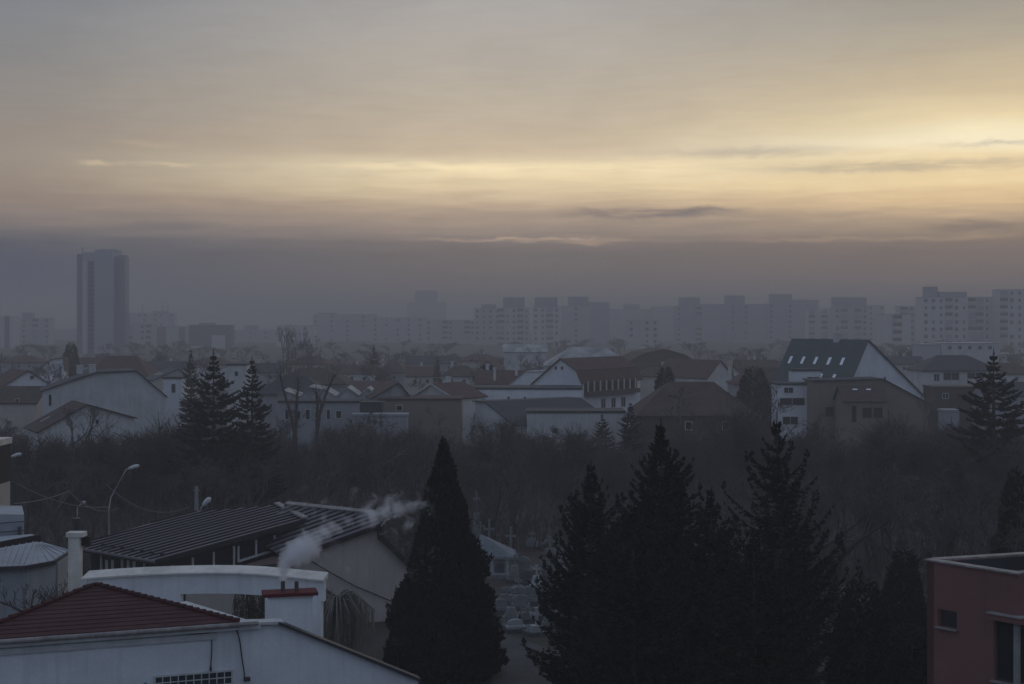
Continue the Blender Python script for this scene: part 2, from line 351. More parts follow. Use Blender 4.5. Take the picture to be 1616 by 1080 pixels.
def side_house(name, label, px0, px1, pe, pr, d, wall, roof, dep=9.0, yaw=0.0, wins=(), chim=(), hip=False, cat='house', group=None, sky=()):
    """ridge runs across the view: the roof slope and its eave face the camera"""
    Lm = (px1-px0)/F*d; ze, zr = ZP(pe, d), ZP(pr, d)
    t_ = None
    th = R(90+yaw)
    org = (XP(px1, d), d+dep/2)
    if not hip:
        return phouse(name, label, org, th, Lm, [(-dep/2, ze), (0, zr), (dep/2, ze)], wall, roof, [('L',)+tuple(w_) for w_ in wins], chim, sky, cat, group=group)
    t_ = thing(name, label, cat, (org[0], org[1], 0), th, group)
    MB().box((0, Lm/2, ze/2), (dep, Lm, ze)).build('wall', wall, t_)
    o_ = 0.45; h = dep/2+o_; ins = min(dep/2, Lm*0.3)
    rb = MB(); q = [Vector((-h, -o_, ze)), Vector((h, -o_, ze)), Vector((h, Lm+o_, ze)), Vector((-h, Lm+o_, ze))]
    k = len(rb.v); A_, B_ = Vector((0, ins, zr)), Vector((0, Lm-ins, zr))
    dn = Vector((0, 0, -0.16))
    rb.v += [tuple(p+Vector((0, 0, 0.01))) for p in q]+[tuple(A_), tuple(B_)]+[tuple(p+dn) for p in q]
    rb.f += [(0, 1, 4), (1, 2, 5, 4), (2, 3, 5), (3, 0, 4, 5), (0, 6, 7, 1), (1, 7, 8, 2), (2, 8, 9, 3), (3, 9, 6, 0), (9, 8, 7, 6)]
    rb.build('roof', roof, t_)
    for w_ in wins: window(t_, (-dep/2-0.01, w_[0], w_[1]), R(-90), w_[2], w_[3])
    for cx, cy, cw, z0, z1 in chim:
        cb = MB(); cb.box((cx, cy, (z0+z1)/2), (cw, cw, z1-z0)); cb.box((cx, cy, z1+0.05), (cw+0.16, cw+0.16, 0.1)); cb.build('chimney', OLDWHITE, t_)
    return t_
def flat_house(name, label, px0, px1, pt, d, dep, wall, roof, th=0.0, wins=(), cat='building', pw=0.3, over=0.15):
    Lx = (px1-px0)/F*d; zt = ZP(pt, d)
    t_ = thing(name, label, cat, (XP((px0+px1)/2, d), d, 0), th)
    MB().box((0, dep/2, zt/2), (Lx, dep, zt)).build('wall', wall, t_)
    MB().box((0, dep/2, zt+pw/2+0.002), (Lx+2*over, dep+2*over, pw)).build('roof', roof, t_)
    for a, z, wd, ht in wins: window(t_, (a, -0.01, z), 0, wd, ht)
    return t_
def clip_half(poly, n, c_):
    out = []
    for i in range(len(poly)):
        a, b = poly[i], poly[(i+1) % len(poly)]; da, db = a.dot(n)-c_, b.dot(n)-c_
        if da >= 0: out.append(a)
        if (da >= 0) != (db >= 0): out.append(a+(b-a)*(da/(da-db)))
    return out
def strips(poly, run, step, parent, name, mt, th=0.03, rib=0.0, ribw=0.10, lift=0.0, seed=0):
    """cut a planar roof polygon into strips along run; every strip is a piece of its own"""
    rg = random.Random(seed); nm = (poly[1]-poly[0]).cross(poly[2]-poly[0]).normalized()
    if nm.z < 0: nm = -nm
    e1 = (run-nm*run.dot(nm)).normalized(); e2 = nm.cross(e1).normalized()
    if lift and e2.z < 0: e2 = -e2
    lo = min(p.dot(e2) for p in poly); hi = max(p.dot(e2) for p in poly); k = 0
    while lo+k*step < hi-0.02:
        a, b = lo+k*step, min(lo+(k+1)*step-0.012, hi); k += 1
        q = clip_half(clip_half(poly, e2, a), -e2, -b)
        if len(q) < 3: continue
        s_ = MB(); up = nm*(th+rg.uniform(0, 0.006))
        if lift:
            base = [p-nm*0.02 for p in q]; n = len(q); kk = len(s_.v)
            tp = [p+nm*(th+lift*(1-(p.dot(e2)-a)/(b-a))) for p in q]
            s_.v += [tuple(p) for p in base]+[tuple(p) for p in tp]
            s_.f.append(tuple(range(kk, kk+n))); s_.f.append(tuple(range(kk+n, kk+2*n)))
            for i in range(n): j = (i+1) % n; s_.f.append((kk+i, kk+j, kk+n+j, kk+n+i))
        else: s_.prism(q, up)
        if rib > 0:
            at = a+ribw/2; xs = []
            for i in range(len(q)):
                p, r = q[i], q[(i+1) % len(q)]; dp, dq = p.dot(e2)-at, r.dot(e2)-at
                if (dp >= 0) != (dq >= 0): xs.append(p+(r-p)*(dp/(dp-dq)))
            po = s_.build(name, mt, parent)
            if len(xs) == 2 and (xs[0]-xs[1]).length > 0.1: MB().bar(xs[0]+nm*(th+rib/2), xs[1]+nm*(th+rib/2), ribw, rib, nm).build('seam', SEAMSHADE, po)
        else: s_.build(name, mt, parent)
def on_plane(px, py, a, n):
    o = Vector((0, 0, CH)); dr = P(px, py, 100)-o; return o+dr*((a-o).dot(n)/dr.dot(n))

# ------------------------------------------------------------------ ground
g = MB(); nx = 24
for i in range(nx):
    for j in range(nx):
        x0, x1 = -4000+8000*i/nx, -4000+8000*(i+1)/nx; y0, y1 = -1000+7000*j/nx, -1000+7000*(j+1)/nx
        g.poly([(x0, y0, 0), (x1, y0, 0), (x1, y1, 0), (x0, y1, 0)])
tag(g.build('ground', SOIL), 'dark winter ground under the whole town', 'ground', kind='structure')
pa = MB(); pa.prism([(XP(770, 92), 92, 0.004), (XP(905, 84), 84, 0.004), (XP(960, 70), 70, 0.004), (XP(780, 70), 70, 0.004)], (0, 0, 0.03))
tag(pa.build('path', PAVE), 'pale paved graveyard path between the dark conifers', 'path', kind='structure')
pa = MB(); pa.prism([(-75, 112, 0.004), (-14, 108, 0.004), (-13, 114, 0.004), (-75, 119, 0.004)], (0, 0, 0.03))
tag(pa.build('road', ASPHALT), 'dark asphalt street behind the brown metal roof', 'road', kind='structure')


# ================================================================== foreground: white house, lower left
zE = 8.95
def eave(px):      # the front wall runs from near left to far right at one eave height
    a = Vector((-17.57, 48.8)); b = Vector((-8.43, 52.1)); k = (px-808)/F
    s_ = (k*a.y-a.x)/((b.x-a.x)-k*(b.y-a.y)); q = a+(b-a)*s_; return Vector((q.x, q.y, zE))
wd_ = (eave(445)-eave(0)).normalized(); wn_ = Vector((wd_.y, -wd_.x, 0)); wb_ = -wn_; wrz = math.atan2(wd_.y, wd_.x)
def onwall(px, py, off=0.0):
    q = eave(px)+wn_*off; return Vector((q.x, q.y, ZP(py, q.y)))
t = thing('white_house', 'white rendered house with red metal roof filling the lower left corner', 'house', (eave(200).x, eave(200).y, 0), world=True)
wl = MB(); top = [eave(-110), eave(360), onwall(445, 984), onwall(660, 1071)]
bot = [Vector((p.x, p.y, 0)) for p in (top[-1], top[0])]
wl.prism(top+bot, wb_*0.35); wl.build('wall', WHITE, t)
for a, b in ((eave(-110), onwall(445, 984)),):
    k = MB(); q = [Vector((p.x, p.y, 0)) for p in (a, b)]
    MB().prism([a+wb_*0.36-Vector((0, 0, 1.6)), b+wb_*0.36-Vector((0, 0, 1.6)), q[1]+wb_*0.36, q[0]+wb_*0.36], wb_*3.0).build('rear_wall', WHITE, t)
# hip roof of red metal tile, laid in courses
ap = P(150, 924, 53.6); fl = eave(-75)+wn_*0.3+Vector((0, 0, 0.12)); fr = eave(374)+wn_*0.3+Vector((0, 0, 0.12)); br = fr+wb_*0.7-Vector((0, 0, .5)); bl = fl+wb_*0.7-Vector((0, 0, .5))
strips([fl, fr, ap], wd_, 0.36, t, 'tile_course', REDMETAL, 0.02, lift=0.016, seed=1)
MB().prism([fr, br, ap], (0, 0, -0.05)).build('roof_slope', REDMETAL, t)
MB().prism([fl, ap, bl], (0, 0, -0.05)).build('roof_slope', REDMETAL, t)
n = 22
for i in range(n):
    a = ap+(fr-ap)*((i+0.02)/n); b = ap+(fr-ap)*((i+1.1)/n)
    MB().tube([a+Vector((0, 0, 0.05)), b+Vector((0, 0, 0.09))], [0.075, 0.09], 8).build('ridge_tile', REDMETAL, t)
for i in range(9):
    a = ap+(fl-ap)*((i+0.02)/13); b = ap+(fl-ap)*((i+1.1)/13)
    MB().tube([a+Vector((0, 0, 0.05)), b+Vector((0, 0, 0.09))], [0.075, 0.09], 8).build('ridge_tile', REDMETAL, t)
# gutter along the eave, cornice under it, copings of the gable
MB().tube([eave(-110)+wn_*0.36+Vector((0, 0, .05)), eave(405)+wn_*0.36+Vector((0, 0, .05))], 0.085, 8).build('gutter', RUSTTRIM, t)
MB().bar(eave(-110)+wn_*0.14-Vector((0, 0, .12)), eave(410)+wn_*0.14-Vector((0, 0, .12)), 0.24, 0.1).build('cornice', TRIM, t)
MB().bar(eave(-110)+wn_*0.05-Vector((0, 0, .36)), eave(340)+wn_*0.05-Vector((0, 0, .36)), 0.08, 0.22).build('cornice', TRIM, t)
MB().bar(eave(330)+wb_*0.1+Vector((0, 0, 0.09)), onwall(447, 981, -0.1), 0.6, 0.10).build('coping', TRIM, t)
MB().bar(onwall(438, 981, -0.1), onwall(662, 1071, -0.1), 0.62, 0.10).build('coping', DARKMETAL, t)
MB().bar(onwall(440, 984, 0.06), onwall(662, 1075, 0.06), 0.10, 0.08).build('coping_trim', RUSTTRIM, t)
MB().bar(onwall(405, 985.5, 0.06), onwall(447, 982.5, 0.06), 0.10, 0.10).build('coping_trim', REDCAP, t)
MB().bar(P(288, 953, 55.0), P(392, 985, 53.0), 0.35, 0.16).build('parapet_coping', TRIM, t)
MB().bar(P(300, 963, 54.8), P(380, 986, 53.0), 0.12, 0.25).build('parapet_coping', OLDWHITE, t)
# glass-block window
w0, w1 = onwall(244, 1069, 0.02), onwall(366, 1061, 0.02); zt = w0.z+0.02; zb = zt-0.95
wl_ = MB(); L_ = (Vector((w1.x, w1.y, 0))-Vector((w0.x, w0.y, 0))).length
e_ = Vector((w0.x, w0.y, 0)); wroot = MB()
def wp(s_, z, o=0.0): q = e_+wd_*s_+wn_*o; return Vector((q.x, q.y, z))
for za in (zt, zb): wroot.bar(wp(-0.03, za, 0.02), wp(L_+0.03, za, 0.02), 0.08, 0.06)
for s_ in (0, L_): wroot.bar(wp(s_, zb, 0.02), wp(s_, zt, 0.02), 0.06, 0.08, wn_)
nb = 10
for i in range(1, nb): wroot.bar(wp(L_*i/nb, zb, 0.015), wp(L_*i/nb, zt, 0.015), 0.035, 0.05, wn_)
for j in range(1, 4): wroot.bar(wp(0, zb+(zt-zb)*j/4, 0.016), wp(L_, zb+(zt-zb)*j/4, 0.016), 0.05, 0.035)
win = wroot.build('window', TRIM, t)
cw, chh = L_/nb-0.035, (zt-zb)/4-0.035
for i in range(nb):
    for j in range(4):
        ctr = wp(L_*(i+.5)/nb, zb+(zt-zb)*(j+.5)/4, 0.006)
        MB().box(ctr, (cw+0.004, 0.03, chh+0.004), wrz).build('pane', BLKGLASS, win)
# cables on the wall
def cable(pts, r, mt, parent, name='cable'): return MB().tube(pts, r, 5).build(name, mt, parent)
cable([onwall(x, y, 0.07) for x, y in ((205, 1003), (260, 1001), (318, 1000), (328, 999), (333, 1004), (334, 1020), (332, 1056))], 0.022, CABLE, t)
cable([onwall(x, y, 0.08) for x, y in ((330, 995), (365, 993), (374, 996), (378, 1012), (381, 1036), (385, 1062), (386, 1073))], 0.024, CABLE, t)
MB().box(onwall(389, 1072, 0.1), (0.22, 0.16, 0.13), wrz).build('junction_box', DARKMETAL, t)
MB().box(onwall(332, 1056, 0.09), (0.07, 0.07, 0.14), wrz).build('cable_end', DARKMETAL, t)
MB().tube([onwall(227, 1080, 0.05), onwall(229, 1078, 0.2), onwall(231, 1081, 0.25)], 0.02, 5).build('hook', DARKMETAL, t)
# chimney with red cap and two flues
cc = P(458, 1000, 54.0); zc = ZP(946, 53.3); crz = wrz-R(6)
chm = MB().box((cc.x, cc.y+0.2, zc/2+3), (1.56, .7, zc-6), crz).build('chimney', WHITE, t)
MB().box((cc.x-0.05, cc.y+0.2, zc+0.075), (2.06, 1.0, 0.12), crz).build('chimney_cap', REDCAP, chm)
MB().box((cc.x-0.05, cc.y+0.2, zc-0.03), (1.7, .84, 0.08), crz).build('cap_moulding', OLDWHITE, chm)
FL = []
for px in (446.5, 468):
    q = P(px, 942, 54.1); zt_ = ZP(918, 54.1)
    fb = MB().lathe((q.x, q.y, q.z-0.1), [(0.08, 0), (0.08, zt_-q.z+0.1), (0.065, zt_-q.z+0.1), (0.06, zt_-q.z)], 10).build('flue', RUSTY, chm); FL.append((q.x, q.y, zt_))

# ================================================================== curved white terrace wall behind it
zC = 9.42
arc = [(130, 906.5), (170, 903.5), (210, 901), (250, 899.3), (290, 898), (330, 897.3), (370, 897.6), (410, 899.5), (450, 903), (511, 909)]
AP = []
for x, y in arc: d_ = depth(y, zC); AP.append(Vector((XP(x, d_), d_, zC)))
t = thing('terrace_wall', 'white curved terrace wall with pale coping and wide opening behind red roof', 'wall', (AP[4].x, AP[4].y, 0), world=True)
def arcpt(px):
    for (x0, _), (x1, _), a, b in zip(arc, arc[1:], AP, AP[1:]):
        if x0 <= px <= x1: return a+(b-a)*((px-x0)/(x1-x0))
def wallseg(px0, px1, z0, z1, th=0.3):
    xs = [px0]+[x for x, _ in arc if px0 < x < px1]+[px1]; s_ = MB()
    for a, b in zip(xs, xs[1:]):
        p, q = arcpt(a), arcpt(b); s_.prism([Vector((p.x, p.y, z0)), Vector((q.x, q.y, z0)), Vector((q.x, q.y, z1)), Vector((p.x, p.y, z1))], (0.05, th, 0))
    return s_
zl = ZP(937, arcpt(330).y)
wallseg(130, 511, zl, zC-0.2).build('wall', WHITE, t)
wallseg(130, 285, 0, zl-0.002).build('pier', WHITE, t); wallseg(418, 507, 0, zl-0.002).build('pier', WHITE, t)
for i in range(len(AP)-1):
    a, b = AP[i], AP[i+1]; o_ = Vector((0.1, 0.62, 0))
    k = MB(); f_, z3 = Vector((0, -.18, 0)), Vector((0, 0, 1))
    k.v += [tuple(p_) for p_ in (a+f_-z3*.2, b+f_-z3*.2, b+o_-z3*.2, a+o_-z3*.2, a+f_-z3*.14, b+f_-z3*.14, b+o_+z3*.04, a+o_+z3*.04)]
    k.f += [(3, 2, 1, 0), (4, 5, 6, 7), (0, 1, 5, 4), (1, 2, 6, 5), (2, 3, 7, 6), (3, 0, 4, 7)]; k.build('coping', CONC, t)
MB().box((AP[0].x+0.06, AP[0].y+0.1, zC-0.55), (0.28, 0.4, 0.7)).build('pilaster', OLDWHITE, t)

t = thing('concrete_pillar', 'tall pale concrete gate pillar with flat cap left of brown roof', 'pillar', (XP(119, 64), 64, 0), world=True)
q = P(119, 847, 64)
MB().box((q.x, 64, q.z/2), (0.5, 0.5, q.z)).build('shaft', CONC, t)
MB().box((q.x+0.05, 64, q.z+0.11), (0.78, 0.62, 0.2)).build('cap', CONC, t)
MB().box((q.x+0.46, 64.15, q.z-0.22), (0.36, 0.3, 0.42)).build('bracket', DARKW, t)

# ================================================================== brown seamed-roof house
A = P(246, 886, 88.3); B = P(128, 866, 93.0); C = P(482, 821, 96.5)
nrm = (B-A).cross(C-A).normalized(); nrm = nrm if nrm.z > 0 else -nrm
Dp, Ep, B2 = on_plane(437, 797.5, A, nrm), on_plane(298, 809, A, nrm), on_plane(131, 857, A, nrm)
t = thing('brown_roof_house', 'low house under brown seamed metal roof with dark glazed walls', 'house', (A.x, A.y+4, 0), world=True)
poly = [A, C, Dp, Ep, B2, B]
rs = MB(); rs.prism([p-nrm*0.02 for p in poly], -nrm*0.22); base = rs.build('roof_deck', DARKW, t)
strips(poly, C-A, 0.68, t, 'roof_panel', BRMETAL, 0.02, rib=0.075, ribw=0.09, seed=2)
MB().bar(Dp+nrm*0.16, C+nrm*0.16, 0.42, 0.12, nrm).build('ridge_flashing', RUSTTRIM, t)
MB().bar(A-nrm*0.06, C-nrm*0.06, 0.12, 0.3, nrm).build('verge_board', DARKW, t)
MB().tube([B-nrm*0.05+Vector((-.05, -.05, 0)), A-nrm*0.05+Vector((-.05, -.05, 0))], 0.11, 8).build('gutter', BRMETAL, t)
for i in range(7):      # snow guards
    a = A+(B-A)*(0.08+0.13*i)+(C-A)*0.09+nrm*0.12; MB().bar(a, a+(B-A)*0.05, 0.06, 0.14, nrm).build('snow_guard', DARKMETAL, t)
inn = (C-A).normalized()*0.7+(B-A).normalized()*0.5
def drop(p, z=0.0): return Vector((p.x, p.y, z))
A_, C_, B_ = A+inn-nrm*0.25, C-(C-A).normalized()*0.3+(B-A).normalized()*0.6-nrm*0.25, B+(C-A).normalized()*0.7-nrm*0.25
s_ = MB(); s_.prism([drop(A_), drop(C_), C_, A_], Vector((-.25, .3, 0))); s_.build('wall', DARKW, t)
s_ = MB(); s_.prism([drop(B_), drop(A_), A_, B_], Vector((.3, .25, 0))); s_.build('wall', DARKW, t)
fdir = (drop(C_)-drop(A_)).normalized(); fn = Vector((fdir.y, -fdir.x, 0)); fang = math.atan2(fdir.y, fdir.x)
def fpt(px, py, off=0.06):
    k = (px-808)/F; a = A_+fn*off; s2 = (k*a.y-a.x)/(fdir.x-k*fdir.y); q = a+fdir*s2; return Vector((q.x, q.y, ZP(py, q.y)))
for x0, y0, y1 in ((271, 893, 900), (304, 880, 900), (337, 871, 898), (369, 862, 896), (376, 862, 888), (404, 852, 880), (433, 845, 870), (460, 837, 858)):
    a, b = fpt(x0, y0), fpt(x0, y1); MB().bar(a, b, 0.13, 0.1, fn).build('mullion', TRIM, t)
for x0, x1, y0, y1 in ((306, 335, 880, 898), (339, 367, 873, 896), (378, 402, 864, 886), (406, 431, 855, 876), (435, 458, 846, 866)):
    q = [fpt(x0, y1, 0.02), fpt(x1, y1-6, 0.02), fpt(x1, y0-6, 0.02), fpt(x0, y0, 0.02)]; MB().prism(q, fn*0.03).build('window', GLASS, t)
MB().bar(fpt(376, 886, 0.1), fpt(460, 860, 0.1), 0.2, 0.12).build('sill', TRIM, t)
ldir = (drop(B_)-drop(A_)).normalized(); ln = Vector((ldir.y, -ldir.x, 0)); ln = ln if ln.y < 0 else -ln
def lpt(px, py, off=0.06):
    k = (px-808)/F; a = A_+ln*off; s2 = (k*a.y-a.x)/(ldir.x-k*ldir.y); q = a+ldir*s2; return Vector((q.x, q.y, ZP(py, q.y)))
for px in (160, 193, 228): MB().bar(lpt(px, 876+(px-160)*.1), lpt(px, 915), 0.16, 0.1, ln).build('mullion', TRIM, t)
for x0, x1 in ((165, 188), (199, 222)):
    wn2 = MB().prism([lpt(x0, 915, .02), lpt(x1, 915, .02), lpt(x1, 882, .02), lpt(x0, 879, .02)], ln*0.03).build('window', GLASS, t)
    for f in (0.15, 0.55): MB().bar(lpt(x0+(x1-x0)*f, 884, .06), lpt(x0+(x1-x0)*f, 915, .06), 0.28, 0.03, ln).build('curtain', OLDWHITE, wn2)
# lower lean-to strip roof below the clerestory
l0, l1, l2, l3 = fpt(395, 888, .05), fpt(470, 866, .05), P(470, 884, 91), P(372, 899, 88.5)
MB().prism([l0, l1, l2, l3], (0, 0, -0.15)).build('lean_to_roof', BTILE, t)

# ================================================================== beige gable house behind the smoke
GA = P(597, 829, 94.0); gz = GA.z
gl = Vector((XP(300, 90.5), 90.5, 0)); gdir = (Vector((GA.x, GA.y, 0))-gl).normalized(); gn = Vector((gdir.y, -gdir.x, 0))
t = thing('beige_gable_house', 'house with tall blank beige gable wall beside the pointed conifer', 'house', (GA.x-4, GA.y, 0), world=True)
def gpt(px, py, off=0.0):
    k = (px-808)/F; a = gl+gn*off; s2 = (k*a.y-a.x)/(gdir.x-k*gdir.y); q = a+gdir*s2; return Vector((q.x, q.y, ZP(py, q.y)))
prof = [gpt(285, 926), gpt(400, 912), gpt(455, 884), gpt(597, 833), gpt(600, 850), gpt(650, 899), gpt(700, 950)]
s_ = MB(); s_.prism([drop(prof[0])]+prof+[drop(prof[-1])], -gn*0.4); s_.build('wall', BEIGE, t)
F1, F2 = P(452, 796.5, 100.0), P(590, 811, 95.2); F3 = gpt(600, 829, 0.2); F4 = gpt(452, 883, 0.2)
np_ = (F2-F1).cross(F4-F1).normalized(); np_ = np_ if np_.z > 0 else -np_
F3 = on_plane(600, 829, F1, np_)
F5 = on_plane(400, 850, F1, np_)
poly = [F1, F2, F3, F4, F5]
MB().prism([p-np_*0.02 for p in poly], -np_*0.2).build('roof_deck', DARKW, t)
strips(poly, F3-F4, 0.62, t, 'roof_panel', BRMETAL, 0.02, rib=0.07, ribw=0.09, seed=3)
MB().bar(F1+np_*.1, F2+np_*.1, 0.35, 0.16, np_).build('ridge_flashing', RUSTTRIM, t)
MB().bar(gpt(455, 881, .15), gpt(600, 830, .15), 0.3, 0.18).build('verge_board', WOODT, t)
v1, v2 = gpt(599, 846, 0.25), gpt(655, 901, 0.25)
MB().prism([v1, v2, v2-gn*7+Vector((0, 0, 0)), v1-gn*7], (0, 0, -0.25)).build('roof_slope', DARKROOF, t)
MB().bar(gpt(598, 832, .2), gpt(600, 851, .2), 0.3, 0.25, gn).build('roof_edge', DARKW, t)
MB().bar(v1, v2, 0.35, 0.3).build('roof_edge', DARKW, t)
cable([gpt(492, 886, .1), gpt(520, 903, .14), gpt(560, 925, .14), gpt(640, 958, .1)], 0.035, CABLE, t)

# ================================================================== small houses at the left edge
t = thing('pale_roof_house', 'small house with curved pale metal roof and grey wall at left edge', 'house', (XP(30, 74), 76, 0), world=True)
q = [P(-40, 897, 70), P(40, 894, 70), P(85, 886, 71.5), P(107, 872, 75), P(107, 868, 80), P(58, 855, 79), P(-40, 876, 78)]
zz = 8.0
q = [Vector((p.x, p.y, p.z)) for p in q]
s_ = MB(); wp_ = q[:5]
for a, b in zip(wp_, wp_[1:]):
    s_.prism([drop(a)+Vector((0, .25, 0)), drop(b)+Vector((0, .25, 0)), b+Vector((0, .25, -.12)), a+Vector((0, .25, -.12))], (0.02, 0.3, 0))
s_.build('wall', GREYW, t)
apx = P(58, 855, 79); apl = P(-40, 872, 77.5)
rr = q[:5]; 
for i, (a, b) in enumerate(zip(rr, rr[1:])):
    pts_ = [a, b, apx] if i else [a, b, apx, apl]
    ro = MB().prism(pts_, (0, 0, -0.06)).build('roof_slope', PALEMETAL, t)
    k = 9 if i == 0 else 3
    for j in range(k):
        f = (j+0.5)/k; lo_ = a+(b-a)*f; up_ = (apl+(apx-apl)*f) if i == 0 else apx+(lo_-apx)*0.12
        MB().bar(lo_+Vector((0, 0, .03)), up_+Vector((0, 0, .03)), 0.05, 0.05).build('roof_seam', PALEMETAL, ro)
    MB().bar(a+Vector((0, -.05, -.06)), b+Vector((0, -.05, -.06)), 0.14, 0.2).build('gutter', DARKMETAL, t)
MB().bar(P(-40, 913, 70.1), P(105, 905, 74.9), 0.05, 0.06).build('wall_band', DARKMETAL, t)
t = thing('flat_pale_roof_annex', 'pale sheet-metal roofed annex with dark edge at far left', 'building', (XP(5, 86), 87, 0), world=True)
a, b, c_, d_ = P(-60, 848, 84), P(38, 846, 86), P(38, 812, 86.2), P(-60, 812, 84.2)
MB().prism([drop(a), drop(b), c_, d_], (-1.5, 4, 0)).build('wall', PALEMETAL, t)
for yy in (828, 842): MB().bar(P(-60, yy+3, 83.95), P(38, yy-5, 85.95), 0.06, 0.05).build('seam', DARKMETAL, t)
MB().prism([P(-60, 868, 79.5), P(62, 847, 82), P(50, 843, 86), P(-60, 850, 83.8)], (0, 0, -0.2)).build('eave_roof', PALEMETAL, t)
MB().bar(P(-60, 874, 79.3), P(64, 851, 81.8), 0.2, 0.55).build('fascia', DARKW, t)
MB().box(P(31, 838, 85.6), (0.15, 0.3, 0.5)).build('vent_pipe', DARKMETAL, t)
t = thing('dark_upper_house', 'dark boarded upper wall over beige storey cut by left edge', 'house', (XP(-20, 96), 97, 0), world=True)
z1_, z2_, z3_ = ZP(775, 95), ZP(712, 95), ZP(702, 95); xr = XP(17.5, 101.2)
MB().box((xr-4, 98, z1_/2), (8, 6, z1_)).build('wall', BEIGE, t)
MB().box((xr-4, 98, (z1_+z2_)/2), (8.06, 6.1, z2_-z1_-0.004)).build('upper_wall', DARKW, t)
MB().box((xr-4, 98, (z3_+z2_)/2+.004), (8.2, 6.3, z3_-z2_)).build('cornice', CONC, t)

# ================================================================== terracotta building, lower right
nc = P(1606, 907, 50.0); zr = nc.z; fd = depth(885, zr); fc = Vector((XP(1463, fd), fd, zr))
d1 = (fc-nc).normalized(); d2 = Vector((0.945, 0.327, 0))
t = thing('terracotta_building', 'terracotta rendered flat-roofed building with corner window at right edge', 'building', (nc.x, nc.y, 0), world=True)
L1 = (fc-nc).length; L2 = 9.0
n1_ = Vector((d1.y, -d1.x, 0)); n1_ = n1_ if n1_.x < 0 else -n1_
n2_ = Vector((d2.y, -d2.x, 0))
def w1(s_, z, o=0.0): q = Vector((nc.x, nc.y, 0))+d1*s_+n1_*o; return Vector((q.x, q.y, z))
def w2(s_, z, o=0.0): q = Vector((nc.x, nc.y, 0))+d2*s_+n2_*o; return Vector((q.x, q.y, z))
def s1(px):
    k = (px-808)/F; return (k*nc.y-nc.x)/(d1.x-k*d1.y)
def zz1(px, py): q = w1(s1(px), 0); return ZP(py, q.y)
# openings on the left face: small window and corner window
sa, sb = s1(1510), s1(1480); wz1, wz0 = zz1(1480, 961), zz1(1480, 988)
ca = s1(1568); cz1, cz0 = zz1(1568, 977), zz1(1568, 1073)
s_ = MB()
def wall1(a, b, z0, z1): s_.prism([w1(a, z0), w1(b, z0), w1(b, z1), w1(a, z1)], d2*0.3)
wall1(sb, L1, 0, zr); wall1(ca, sa, 0, zr); wall1(sa, sb, wz1, zr); wall1(sa, sb, 0, wz0); wall1(0.3, ca, cz1, zr); wall1(0.3, ca, 0, cz0)
def wall2(a, b, z0, z1): s_.prism([w2(a, z0), w2(b, z0), w2(b, z1), w2(a, z1)], d1*0.3)
wall2(0, 1.6, cz1, zr); wall2(0, 1.6, 0, cz0); wall2(1.6, L2, 0, zr)
s_.build('wall', REDW, t)
s_ = MB(); p0, p1 = w1(L1, 0), w1(L1, 0)+d2*L2
s_.prism([p0-d1*0.3, p1-d1*0.3, drop(p1-d1*0.3, zr), drop(p0-d1*0.3, zr)], d1*0.298); s_.build('rear_wall', REDW, t)
MB().prism([w1(L1-.31, zr-.55)+d2*.3, w1(L1-.31, zr-.55)+d2*L2, w1(L1-.31, zr-.02)+d2*L2, w1(L1-.31, zr-.02)+d2*.3], d1*.006).build('parapet_lining', DARKROOF, t)
inner = [w1(0.3, zr-0.55), w1(L1-0.3, zr-0.55), w1(L1-0.3, zr-0.55)+d2*L2, w1(0.3, zr-0.55)+d2*L2]
MB().prism([p+d2*0.3 for p in inner[:2]]+inner[2:], (0, 0, 0.05)).build('roof', DARKROOF, t)
ov = Vector((0, 0, 0.03))
MB().bar(w1(-0.06, zr+.03, -0.12), w1(L1+.06, zr+.03, -0.12), 0.42, 0.06).build('coping', RUSTTRIM, t)
MB().bar(w1(L1-.12, zr+.032, -0.34), w1(L1-.12, zr+.032)+d2*L2, 0.42, 0.06).build('coping', RUSTTRIM, t)
MB().bar(w2(0.34, zr+.031, -0.12), w2(L2, zr+.031, -0.12), 0.42, 0.06).build('coping', RUSTTRIM, t)
wn3 = MB()
for a, b in ((w1(sa, wz0, -.15), w1(sa, wz1, -.15)), (w1(sb, wz0, -.15), w1(sb, wz1, -.15))): wn3.bar(a, b, 0.06, 0.06, n1_)
for z in (wz0+.03, wz1-.03): wn3.bar(w1(sa, z, -.15), w1(sb, z, -.15), 0.06, 0.06)
win = wn3.build('window', WOODT, t)
MB().prism([w1(sa, wz0, -.16), w1(sb, wz0, -.16), w1(sb, wz1, -.16), w1(sa, wz1, -.16)], d2*0.02).build('pane', GLASS, win)
MB().bar(w1(sa-.05, wz0-.03, .04), w1(sb+.05, wz0-.03, .04), 0.24, 0.05).build('sill', RUSTTRIM, win)
wn3 = MB()
for a in (0.12, ca-.02): wn3.bar(w1(a, cz0, -.14), w1(a, cz1, -.14), 0.07, 0.07, n1_)
for z in (cz0+.03, cz1-.03): wn3.bar(w1(0.1, z, -.14), w1(ca, z, -.14), 0.07, 0.06)
win = wn3.build('corner_window', WOODT, t)
MB().prism([w1(.12, cz0, -.17), w1(ca, cz0, -.17), w1(ca, cz1, -.17), w1(.12, cz1, -.17)], d2*0.02).build('pane', GLASS, win)
MB().prism([w2(.12, cz0, -.17), w2(1.6, cz0, -.17), w2(1.6, cz1, -.17), w2(.12, cz1, -.17)], d1*0.02).build('pane', GLASS, win)
MB().box(w1(0.09, (cz0+cz1)/2, -.1), (0.17, 0.17, cz1-cz0-.004), math.atan2(d1.y, d1.x)).build('post', POLEM, win)
MB().bar(w1(-.1, cz0-.03, .05), w1(ca+.06, cz0-.03, .05), 0.26, 0.05).build('sill', RUSTTRIM, win)
